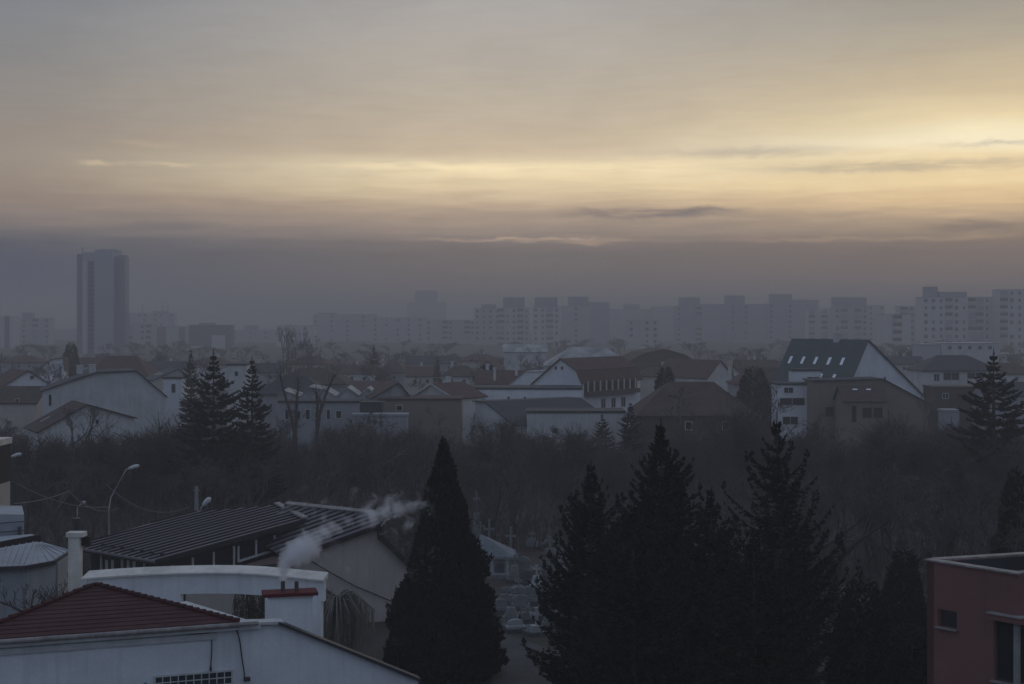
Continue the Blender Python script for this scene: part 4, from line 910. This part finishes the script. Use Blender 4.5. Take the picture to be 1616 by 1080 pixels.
# ================================================================== trees
def bare_raw(seed, H, levels=5, spread=0.6, first=0.28, upr=0.25, kids=(3, 4), thin=1.0):
    rg = random.Random(seed); tr, cr = MB(), MB()
    def grow(p, dr, ln, r, lv):
        pts = [p]; rad = [r]; q = p.copy(); dd = dr.copy(); ns = 3 if lv < 2 else 2
        for i in range(ns):
            dd = (dd+Vector((rg.uniform(-1, 1), rg.uniform(-1, 1), rg.uniform(-.5, 1)*upr*1.5))*0.22).normalized()
            q = q+dd*ln/ns; pts.append(q.copy()); rad.append(max(r*(1-.45*(i+1)/ns), .007*thin))
        (tr if lv < 2 else cr).tube(pts, rad, 6 if lv < 2 else 3, cap=False)
        if lv >= levels: return
        for k in range(rg.randint(*kids)+(1 if lv >= levels-2 else 0)):
            f = rg.uniform(.35, 1.0) if k else 1.0; i = min(int(f*ns), ns-1); b = pts[i]+(pts[i+1]-pts[i])*(f*ns-i)
            ax = dd.cross(Vector((rg.uniform(-1, 1), rg.uniform(-1, 1), rg.uniform(-1, 1)))).normalized()
            nd = (dd+ax*rg.uniform(.4, 1.0)*spread*1.6+Vector((0, 0, upr))).normalized()
            grow(b, nd, ln*rg.uniform(.55, .8), r*rg.uniform(.42, .6), lv+1)
    grow(Vector((0, 0, -.1)), Vector((rg.uniform(-.06, .06), rg.uniform(-.06, .06), 1)), H*first, H*.019, 0)
    zmax = max(v[2] for v in cr.v); s_ = H/zmax
    for b in (tr, cr): b.v = [(x*s_, y*s_, z*s_) for x, y, z in b.v]
    return tr, cr
def bare_parts(*a):
    tr, cr = bare_raw(*a); return tr.mesh('trunk', BARK), cr.mesh('crown', TWIG)
PROTO = [bare_parts(10+i, 10.0, 6, [.55, .7, .45, .62, .8, .5][i], [.28, .22, .32, .25, .2, .3][i], [.28, .2, .4, .25, .15, .35][i], (2, 3), 2.1) for i in range(6)]+[bare_parts(40+i, 10.0, 6, .62, .2, .3, (2, 3), .9) for i in range(2)]
def thicket_parts(seed):
    rg_ = random.Random(seed); tr, cr = MB(), MB()
    for i in range(9):
        a = rg_.uniform(0, 6.28); b = Vector((math.cos(a)*rg_.uniform(.1, 2.5), math.sin(a)*rg_.uniform(.1, 2.5), -.1)); tp_ = b+Vector((rg_.uniform(-1.5, 1.5), rg_.uniform(-1.5, 1.5), rg_.uniform(6, 9)))
        tr.tube([b, b+(tp_-b)*.5+Vector((rg_.uniform(-.3, .3), 0, 0)), tp_], [.10, .07, .03], 5, False)
        for j in range(190):
            f = rg_.uniform(.12, 1); q = b+(tp_-b)*f; dr = Vector((rg_.gauss(0, 1), rg_.gauss(0, 1), rg_.uniform(-.2, 1.8))).normalized(); l_ = rg_.uniform(.8, 2.6)
            cr.tube([q, q+dr*l_*.5+Vector((0, 0, .1)), q+dr*l_+Vector((rg_.uniform(-.3, .3), rg_.uniform(-.3, .3), .35))], [.03, .022, .011], 3, False)
    return tr.mesh('stems', BARK), cr.mesh('crown', TWIG)
THICK = [thicket_parts(50+i) for i in range(3)]
def thicket(label, px, d, H, k, rz, group):
    t_ = thing('bare_thicket', label, 'thicket', (XP(px, d), d, 0), rz, group); s_ = H/9.5; t_.scale = (s_*1.3, s_*1.3, s_)
    inst('stems', THICK[k % 3][0], t_); inst('crown', THICK[k % 3][1], t_)
def bare(label, px, d, H, k, rz, group=None, wide=1.0, name='bare_tree'):
    t_ = thing(name, label, 'tree', (XP(px, d), d, 0), rz, group); s_ = H/10.0; t_.scale = (s_*wide, s_*wide, s_)
    inst('trunk', PROTO[k % 8][0], t_); inst('crown', PROTO[k % 8][1], t_); return t_
rg = random.Random(77); placed = []
def wood(n, pxr, dr, ytop, label, group):
    k = tries = 0
    while k < n and tries < n*30:
        tries += 1
        px = rg.uniform(*pxr); d = rg.uniform(*dr); x = XP(px, d)
        if any((x-a)**2+(d-b)**2 < 2.4**2 for a, b in placed): continue
        if d < 122 and (725 < px < 900): continue
        H = CH-(ytop(px, d)+rg.uniform(-14, 34)-HOR)*d/F
        if H < 3.0: continue
        placed.append((x, d)); k += 1
        bare(label, px, d, min(H, 12.5), rg.randrange(6), rg.uniform(0, 6.28), group, rg.uniform(.95, 1.35))
wt = 'bare winter tree in the dark murky wood below the houses'
yt = lambda px, d: 664+(195-d)*0.75+(-10 if 420 < px < 720 else 10 if 980 < px < 1300 else 6)
wood(58, (-30, 1640), (160, 192), lambda px, d: 654+(-8 if 420 < px < 720 else 14 if px < 400 else 6), wt, 'bare wood')
wood(52, (-30, 720), (118, 192), yt, wt, 'bare wood')
wood(40, (720, 1280), (118, 180), yt, wt, 'bare wood')
wood(46, (1240, 1660), (84, 188), lambda px, d: 672+(190-d)*0.9, wt, 'bare wood')
wood(10, (610, 760), (100, 130), lambda px, d: 730, wt, 'bare wood')
for i in range(52):
    px = -20+1660*i/51+rg.uniform(-8, 8); d = rg.uniform(140, 178) if 1220 < px else rg.uniform(150, 188); y_ = 694+13*math.sin(px/47)+10*math.sin(px/19+1)+rg.uniform(-16, 12)-(24 if 215 < px < 300 or 1150 < px < 1225 else 0)
    thicket('bare tangled thicket along the upper edge of the dark wood', px, d, max(CH-(y_-HOR)*d/F, 3.5), i, rg.uniform(0, 6.28), 'thickets by the wood')
ft = 'faint bare tree among the hazy distant rooftops'
for i, (px, d, y_) in enumerate(((48, 150, 688), (70, 148, 694), (92, 152, 690), (114, 149, 697), (136, 152, 692), (158, 150, 695), (182, 152, 684), (206, 154, 676), (590, 172, 676), (612, 170, 682), (640, 172, 674), (668, 170, 680), (1420, 160, 678), (1475, 165, 672), (1500, 166, 668))):
    thicket('bare tangled thicket along the upper edge of the dark wood', px, d, CH-(y_-HOR)*d/F, i, rg.uniform(0, 6.28), 'thickets by the wood')
fm = MB(); fp = bare_raw(90, 10.0, 4, .7, .22, .25, (3, 4), 6.0)
for i in range(140):
    d = rg.uniform(430, 860); px = rg.uniform(-20, 1640); h_ = rg.uniform(.55, 1.05); a_ = rg.uniform(0, 6.28); ca_, sa_ = math.cos(a_)*h_*1.35, math.sin(a_)*h_*1.35; k = len(fm.v); x0 = XP(px, d)
    for b_ in fp:
        k = len(fm.v); fm.v += [(x*ca_-y*sa_+x0, x*sa_+y*ca_+d, z*h_) for x, y, z in b_.v]; fm.f += [tuple(q_+k for q_ in f_) for f_ in b_.f]
tag(fm.build('far_wood', TWIG), 'far belt of bare trees fading below the apartment blocks', 'trees', kind='stuff')
for i in range(72):
    d = rg.uniform(265, 430); px = rg.uniform(-20, 1640)
    if 1240 < px < 1480 and d < 300: continue
    bare(ft, px, d, rg.uniform(8, 12) if d < 460 else rg.uniform(8, 15), rg.randrange(6), rg.uniform(0, 6.28), 'faint far trees', 1.4)
for px in (445, 458, 470, 484, 492): bare('tall slender bare tree before the pale block left of centre', px, 400, CH-(rg.uniform(508, 522)-HOR)*400/F, rg.randrange(6), px, 'slender far trees', .6)
bare('bare branching tree before the low pale gable at left', 108, 160, ZP(637, 160), 6, 1.0)
bare('forked bare tree in front of low pale gable, right one', 160, 158, ZP(648, 158), 7, 2.2)
bare('pale bare tree right of the white tall gable by spruce', 1452, 205, ZP(612, 205), 2, .4)
bare('bare tree with spreading twigs before the low taupe building', 690, 178, ZP(640, 178), 4, 1.4)
bare('bare tree beside garage row under corrugated shed', 575, 180, ZP(645, 180), 1, 2.0)
bare('bare garden tree in front of great red-brown hip roof', 1075, 172, ZP(608, 172), 4, 3.0, wide=1.2)
bare('bare tree right of great hip roof by balcony house', 1195, 178, ZP(600, 178), 0, 4.0, wide=1.2)
bare('lone leafless tree with forked trunk left of terracotta building', 1322, 96, ZP(735, 96), 6, .5)
bare('slim bare tree near the dark conifer at right edge', 1385, 110, ZP(740, 110), 7, 1.9)
bare('bare shrub against grey wall of curved pale roof house', 55, 66, ZP(905, 66), 6, .2, name='bare_shrub', wide=1.5)
bare('bare shrub at left edge below curved pale roof', 15, 62, ZP(915, 62), 7, 2.2, name='bare_shrub', wide=1.5)

def pollard(label, limbs, d, seed):
    rg_ = random.Random(seed); b0 = limbs[0][0]
    t_ = thing('pollarded_tree', label, 'tree', (XP(b0[0], d), d, 0), world=True); cr = MB()
    base = Vector((XP(b0[0], d), d, 0)); fork = P(b0[0], b0[1], d)
    MB().tube([base, base+(fork-base)*.5, fork], [.42, .36, .32], 8).build('trunk', BARK, t_)
    for L_ in limbs:
        pts = [P(x, y, d) for x, y in L_]; n = len(pts)
        MB().tube(pts, [.24-.14*i/(n-1) for i in range(n)], 7).build('limb', BARK, t_)
        for i in range(60):
            f = rg_.uniform(.2, 1); k = min(int(f*(n-1)), n-2); q = pts[k]+(pts[k+1]-pts[k])*(f*(n-1)-k)
            dr = Vector((rg_.uniform(-1, 1), rg_.uniform(-1, 1), rg_.uniform(.3, 1.6))).normalized(); l_ = rg_.uniform(.5, 2.0)
            cr.tube([q, q+dr*l_*.5, q+dr*l_+Vector((0, 0, .25))], [.03, .02, .010], 3, False)
    cr.build('twigs', TWIG, t_)
pollard('pollarded tree with two stout upright limbs right of spruces', [[(466, 690), (458, 650), (447, 615), (442, 592)], [(466, 690), (468, 640), (471, 600)]], 182, 1)
pollard('pollarded tree with slanting forked limb left of dark cabin', [[(500, 690), (505, 650), (516, 618), (528, 592)], [(500, 690), (501, 640), (499, 618)]], 180, 2)

def spruce_parts(seed, H, Rm, dens=1.0, droop=.35, up=.5, sparse_top=0.0, blade=.05, ragged=.25, candle=.0):
    rg_ = random.Random(seed); tr = MB(); cr = MB()
    tr.tube([(0, 0, -.1), (0, 0, H*.5), (0, 0, H*.99)], [H*.016, H*.009, .02], 7)
    # leader
    nlev = int(H*3.1*dens)
    def blade_(p, dr, ln, wd):
        sd_ = dr.cross(Vector((rg_.uniform(-1, 1), rg_.uniform(-1, 1), rg_.uniform(-1, 1))))
        if sd_.length < 1e-4: return
        sd_ = sd_.normalized()*wd; e = p+dr*ln; k = len(cr.v); mdl = p+dr*ln*.45
        cr.v += [tuple(p), tuple(mdl+sd_), tuple(e), tuple(mdl-sd_)]; cr.f.append((k, k+1, k+2, k+3))
    for i in range(nlev):
        f = (i+rg_.random())/nlev; z = H*(.06+.93*f)
        prof = (1-f)**.68*(1 if f > .12 else .75+f*2)
        nbr = max(4, int((5+5*(1-f))*(.6 if f > 1-sparse_top else 1)))
        for b in range(nbr):
            a = rg_.uniform(0, 6.283); ln = max(Rm*prof*rg_.uniform(1-ragged*1.6, 1+ragged*.6)*(1 if f < .8 else (1-f)/.2*.7+.3), .14)
            cx, sx = math.cos(a), math.sin(a); dz = droop*(1-f*.9)*rg_.uniform(.6, 1.3); u = up*rg_.uniform(.7, 1.3)+(.3*f)
            pos = lambda t_: Vector((cx*ln*t_, sx*ln*t_, z-ln*dz*t_+ln*u*t_*t_*.75))
            n = max(5, int(ln*6.5)); prev = pos(.05)
            cr.tube([pos(0), pos(.5), pos(1)], [.03, .018, .006], 3, False)
            for j in range(n):
                t_ = .18+.82*(j+rg_.random())/n; p = pos(t_); tg = (pos(min(t_+.05, 1.05))-pos(t_-.05)).normalized()
                lat = Vector((-sx, cx, 0)); sl2 = min(.16+.34*ln*(1-t_)*.9, .75)
                for s2 in (-1, 1):
                    dr = (tg*rg_.uniform(.5, 1)+lat*s2*rg_.uniform(.4, 1)+Vector((0, 0, rg_.uniform(-.55, .25)))).normalized()
                    blade_(p, dr, sl2*rg_.uniform(.7, 1.25), blade*rg_.uniform(.8, 1.5))
                    q = p+dr*sl2*.55
                    blade_(q, (dr+Vector((rg_.uniform(-.7, .7), rg_.uniform(-.7, .7), rg_.uniform(-.8, .3)))).normalized(), sl2*.5, blade*.9)
                blade_(p, (tg+Vector((0, 0, rg_.uniform(-.2, .5)))).normalized(), .28, blade)
            if candle > 0 and rg_.random() < candle and ln > .8:      # upturned tip growing like a small leader
                e = pos(1.0); hh = rg_.uniform(.3, .8)*min(1, ln/2.5)
                for j in range(int(10+hh*16)): zz_ = rg_.random(); a2 = rg_.uniform(0, 6.28); blade_(e+Vector((0, 0, zz_*hh)), Vector((math.cos(a2)*.7, math.sin(a2)*.7, rg_.uniform(.2, 1.2))).normalized(), .26*(1.2-zz_), blade)
    for i in range(40): z = H*(.93+.10*i/40); a = rg_.uniform(0, 6.28); blade_(Vector((0, 0, z)), Vector((math.cos(a)*.6, math.sin(a)*.6, rg_.uniform(.3, 1))).normalized(), .22*(1.15-i/40), blade*.8)
    tr.tube([(0, 0, H*.97), (0, 0, H*1.035)], [.02, .01], 5)
    return tr.mesh('trunk', BARK), cr.mesh('crown', NEEDLE)
def thuja_parts(seed, H, Rm, n=16000, mt=None, pw=.9):
    rg_ = random.Random(seed); tr = MB(); cr = MB(); tr.tube([(0, 0, -.1), (0, 0, H*.8)], [.18, .03], 7)
    lob = [(rg_.uniform(0, 6.28), rg_.uniform(0, 1), rg_.uniform(.05, .14)) for _ in range(60)]
    for i in range(n):
        f = 1-math.sqrt(rg_.random())*.985; f = max(f, .02); a = rg_.uniform(0, 6.283); r = Rm*min(1, (1-f)**pw*1.06)*(.85 if f < .05 else 1)
        bump = sum(w_ for la, lf, w_ in lob if abs((a-la+3.14) % 6.283-3.14) < .35 and abs(f-lf) < .05)
        r = r*(.9+bump)*math.sqrt(rg_.uniform(.45, 1.05))+.04
        p = Vector((math.cos(a)*r, math.sin(a)*r, H*f)); out = Vector((math.cos(a), math.sin(a), 0))
        dr = (out*rg_.uniform(.1, .8)+Vector((rg_.uniform(-.4, .4), rg_.uniform(-.4, .4), rg_.uniform(.3, 1.2)))).normalized()
        ln = rg_.uniform(.16, .38); sd_ = dr.cross(Vector((rg_.uniform(-1, 1), rg_.uniform(-1, 1), .2))).normalized()*ln*.28
        k = len(cr.v); cr.v += [tuple(p-dr*ln*.4), tuple(p+sd_), tuple(p+dr*ln*.7), tuple(p-sd_)]; cr.f.append((k, k+1, k+2, k+3))
    return tr.mesh('trunk', BARK), cr.mesh('crown', mt or NEEDLE2)
def conifer(label, parts, px, d, sc_=1.0, rz=0.0, group=None, name='conifer_tree', wide=1.0):
    t_ = thing(name, label, 'tree', (XP(px, d), d, 0), rz, group); t_.scale = (sc_*wide, sc_*wide, sc_)
    inst('trunk', parts[0], t_); inst('crown', parts[1], t_); return t_
H1 = ZP(690, 80)
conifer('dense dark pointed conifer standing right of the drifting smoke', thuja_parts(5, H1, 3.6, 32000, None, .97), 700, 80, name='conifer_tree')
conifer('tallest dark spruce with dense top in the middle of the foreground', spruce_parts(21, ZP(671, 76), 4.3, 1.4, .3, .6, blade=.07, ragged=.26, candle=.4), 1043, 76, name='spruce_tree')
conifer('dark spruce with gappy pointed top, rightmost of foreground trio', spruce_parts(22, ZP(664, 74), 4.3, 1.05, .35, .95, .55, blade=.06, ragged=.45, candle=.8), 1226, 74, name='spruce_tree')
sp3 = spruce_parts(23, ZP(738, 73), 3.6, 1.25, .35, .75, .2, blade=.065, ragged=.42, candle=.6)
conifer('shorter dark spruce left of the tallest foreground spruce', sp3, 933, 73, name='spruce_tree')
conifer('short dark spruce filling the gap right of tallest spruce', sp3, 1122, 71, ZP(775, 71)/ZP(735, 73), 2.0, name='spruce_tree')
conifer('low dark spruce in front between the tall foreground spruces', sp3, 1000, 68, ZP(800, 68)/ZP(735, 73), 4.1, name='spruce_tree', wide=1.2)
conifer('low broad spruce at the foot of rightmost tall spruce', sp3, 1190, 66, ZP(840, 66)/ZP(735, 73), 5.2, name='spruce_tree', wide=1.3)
th2 = thuja_parts(6, 8.0, 1.9, 9000, None, .42)
conifer('rounded dark evergreen left of terracotta building, rear one', th2, 1427, 84, ZP(864, 84)/8, 0.3, name='evergreen_shrub')
conifer('rounded dark evergreen left of terracotta building, front one', th2, 1362, 76, ZP(912, 76)/8, 1.3, name='evergreen_shrub', wide=1.35)
conifer('dark evergreen mass between rounded shrubs and terracotta wall', th2, 1440, 70, ZP(985, 70)/8, 2.3, name='evergreen_shrub', wide=1.5)
conifer('small evergreen at the foot of the pointed conifer', th2, 628, 70, ZP(1008, 70)/8, 3.3, name='evergreen_shrub', wide=1.3)
conifer('dark evergreen cut by the right edge above terracotta roof', th2, 1610, 92, ZP(735, 92)/8, 4.0, name='evergreen_tree', wide=.8)
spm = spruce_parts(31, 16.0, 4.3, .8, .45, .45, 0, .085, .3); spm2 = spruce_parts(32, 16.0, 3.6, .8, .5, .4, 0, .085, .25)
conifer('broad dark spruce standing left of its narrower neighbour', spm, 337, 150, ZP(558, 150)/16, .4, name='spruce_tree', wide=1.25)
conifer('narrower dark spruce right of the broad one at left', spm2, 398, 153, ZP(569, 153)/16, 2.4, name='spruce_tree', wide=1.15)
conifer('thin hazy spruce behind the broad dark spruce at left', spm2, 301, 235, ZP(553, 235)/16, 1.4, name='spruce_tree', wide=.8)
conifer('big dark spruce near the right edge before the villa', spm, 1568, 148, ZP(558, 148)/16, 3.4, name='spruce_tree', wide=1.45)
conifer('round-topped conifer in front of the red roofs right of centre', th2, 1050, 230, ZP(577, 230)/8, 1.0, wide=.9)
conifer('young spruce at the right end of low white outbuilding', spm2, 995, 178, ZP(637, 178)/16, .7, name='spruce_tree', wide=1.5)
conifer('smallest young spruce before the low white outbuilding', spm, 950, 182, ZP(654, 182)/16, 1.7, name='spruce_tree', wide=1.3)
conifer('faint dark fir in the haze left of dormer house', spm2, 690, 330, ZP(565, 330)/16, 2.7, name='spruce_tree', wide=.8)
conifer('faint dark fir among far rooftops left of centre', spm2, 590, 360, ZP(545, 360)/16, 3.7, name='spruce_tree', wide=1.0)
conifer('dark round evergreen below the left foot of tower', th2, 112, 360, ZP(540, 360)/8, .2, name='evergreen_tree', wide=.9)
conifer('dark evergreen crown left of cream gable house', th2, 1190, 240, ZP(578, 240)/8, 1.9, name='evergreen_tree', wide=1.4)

# weeping tree behind the white house: long hanging twigs
t = thing('weeping_tree', 'bare weeping tree with curtain of hanging twigs by beige wall', 'tree', (XP(548, 68), 68, 0), world=True)
rg = random.Random(9); b0 = Vector((XP(548, 68), 68, 0)); tp = P(532, 925, 68)
MB().tube([b0, b0+Vector((.1, 0, 3)), tp-Vector((0, 0, .8))], [.2, .16, .1], 8).build('trunk', BARK, t)
cr, br_ = MB(), MB()
for i in range(46):
    a = rg.uniform(0, 6.283); r = rg.uniform(.5, 2.0); s0 = tp-Vector((0, 0, rg.uniform(.5, 1.2)))
    e = s0+Vector((math.cos(a)*r+.1, math.sin(a)*r, -.25*r)); mdl = s0+(e-s0)*.5+Vector((0, 0, .45+.1*r)); pts = [s0, s0+(mdl-s0)*.6+Vector((0, 0, .1)), mdl, e]
    br_.tube(pts, [.05, .04, .03, .015], 5, False)
    for k in range(60):
        f = rg.uniform(.2, 1)*2.99; q = pts[int(f)]+(pts[int(f)+1]-pts[int(f)])*(f-int(f)); l_ = rg.uniform(1.0, 3.6)
        j = lambda: Vector((rg.uniform(-.12, .12), rg.uniform(-.12, .12), 0))
        cr.tube([q, q+j()-Vector((0, 0, l_*.4)), q+j()*2-Vector((0, 0, l_))], [.012, .010, .005], 3, False)
br_.build('branches', WILLOW, t); cr.build('hanging_twigs', WILLOW, t)
# ivy-clad stump wall seen through the terrace opening
t = thing('weeping_shrub', 'dense twiggy climber seen through the terrace wall opening', 'shrub', (XP(398, 66), 66, 0), world=True)
cr, br_ = MB(), MB()
b0 = Vector((XP(400, 66), 66, 0)); zt = ZP(932, 66)
for i in range(7): a = rg.uniform(0, 6.28); br_.tube([b0, b0+Vector((math.cos(a)*.4, math.sin(a)*.3, zt*.6)), b0+Vector((math.cos(a)*.8, math.sin(a)*.5, zt))], [.08, .05, .02], 5, False)
for i in range(900):
    q = b0+Vector((rg.uniform(-.9, 1.0), rg.uniform(-.5, .5), rg.uniform(zt-2.6, zt))); l_ = rg.uniform(.3, 1.0)
    cr.tube([q, q+Vector((rg.uniform(-.2, .2), rg.uniform(-.2, .2), -l_))], [.015, .006], 3, False)
br_.build('stems', IVY, t); cr.build('twigs', IVY, t)

# dead undergrowth on the wood floor
u = MB(); rg = random.Random(4)
for i in range(40000):
    d = rg.uniform(94, 205); px = rg.uniform(-40, 1660)
    if 725 < px < 900 and d < 122: continue
    x, y = XP(px, d), d; h = rg.uniform(.3, 1.8)*(1.6 if d > 160 else 1); w_ = rg.uniform(.03, .14); a = rg.uniform(0, 3.14); ox, oy = math.cos(a)*w_, math.sin(a)*w_; lx, ly = rg.uniform(-.5, .5), rg.uniform(-.5, .5)
    k = len(u.v); u.v += [(x-ox, y-oy, 0), (x+ox, y+oy, 0), (x+lx, y+ly, h)]; u.f.append((k, k+1, k+2))
tag(u.build('undergrowth', TWIG), 'dead undergrowth and saplings on the wood floor', 'undergrowth', kind='stuff')

# ================================================================== smoke from the left flue
f0 = Vector(FL[0])
PATH = [(446.5, 914, .15), (447, 904, .18), (449, 893, .27), (455, 882, .38), (464, 874, .52), (476, 868, .58), (489, 862, .55), (500, 852, .42), (512, 840, .36), (522, 829, .34), (512, 819, .26), (535, 833, .34), (552, 826, .32), (572, 820, .42), (590, 813, .6), (606, 803, .66), (612, 792, .42), (628, 806, .66), (648, 800, .56), (638, 822, .55), (670, 803, .46)]
DEN = [2.4, 2.0, 1.5, 1.1, 1.05, 1.0, .95, .72, .6, .55, .5, .42, .42, .46, .48, .48, .44, .43, .38, .30, .34]
BL = [(P(x, y, 54.2+(x-446)*.004), r) for x, y, r in PATH]
lo = Vector([min(p[i]-r*1.35 for p, r in BL) for i in range(3)]); hi = Vector([max(p[i]+r*1.35 for p, r in BL) for i in range(3)]); lo.z = f0.z+.01
sm = bpy.data.materials.new('smoke'); sm.use_nodes = True; nt = sm.node_tree; nt.nodes.clear(); N = nt.nodes; LK = nt.links.new
geo = N.new('ShaderNodeNewGeometry'); acc = None
for (p, r), dn in zip(BL, DEN):
    v = N.new('ShaderNodeVectorMath'); v.operation = 'DISTANCE'; LK(geo.outputs['Position'], v.inputs[0]); v.inputs[1].default_value = p
    g_ = m('MULTIPLY', m('MAXIMUM', m('SUBTRACT', 1.0, m('DIVIDE', v.outputs['Value'], r*1.35)), 0.0), dn)
    acc = g_ if acc is None else m('SMOOTH_MAX', acc, g_, .12)
ns = N.new('ShaderNodeTexNoise'); LK(geo.outputs['Position'], ns.inputs['Vector']); ns.inputs['Scale'].default_value = 1.9; ns.inputs['Detail'].default_value = 6; ns.inputs['Roughness'].default_value = .62; ns.inputs['Distortion'].default_value = .6
den = m('SUBTRACT', acc, m('MULTIPLY', m('SUBTRACT', ns.outputs[0], .30), 1.15))
den = m('MULTIPLY', m('POWER', m('MAXIMUM', den, 0.0), .85), 6.5)
pv = N.new('ShaderNodeVolumePrincipled'); pv.inputs['Color'].default_value = (.95, .95, .96, 1); pv.inputs['Density Attribute'].default_value = ''; pv.inputs['Anisotropy'].default_value = .1
LK(den, pv.inputs['Density']); om = N.new('ShaderNodeOutputMaterial'); LK(pv.outputs[0], om.inputs['Volume'])
sm.cycles.volume_step_rate = .25
c_ = (lo+hi)/2; o = MB().box(c_, hi-lo).build('smoke', sm); tag(o, 'white smoke plume drifting right from the chimney flue', 'smoke', kind='stuff')

# ================================================================== smog: even haze over the whole town
hm = bpy.data.materials.new('haze'); hm.use_nodes = True; nt = hm.node_tree; nt.nodes.clear()
pv = nt.nodes.new('ShaderNodeVolumePrincipled'); pv.inputs['Color'].default_value = (.74, .71, .70, 1); pv.inputs['Density'].default_value = HAZE_SIGMA; pv.inputs['Density Attribute'].default_value = ''; pv.inputs['Anisotropy'].default_value = 0.22
om = nt.nodes.new('ShaderNodeOutputMaterial'); nt.links.new(pv.outputs[0], om.inputs['Volume'])
hm.cycles.homogeneous_volume = True
o = MB().box((0, 2500, (HAZE_TOP-1)/2), (8100, 7100, HAZE_TOP+1)).build('haze', hm); tag(o, 'blue-grey smog hanging over the whole town', 'haze', kind='stuff')
for r_ in ROOTS:
    if '_w' in r_: del r_['_w']
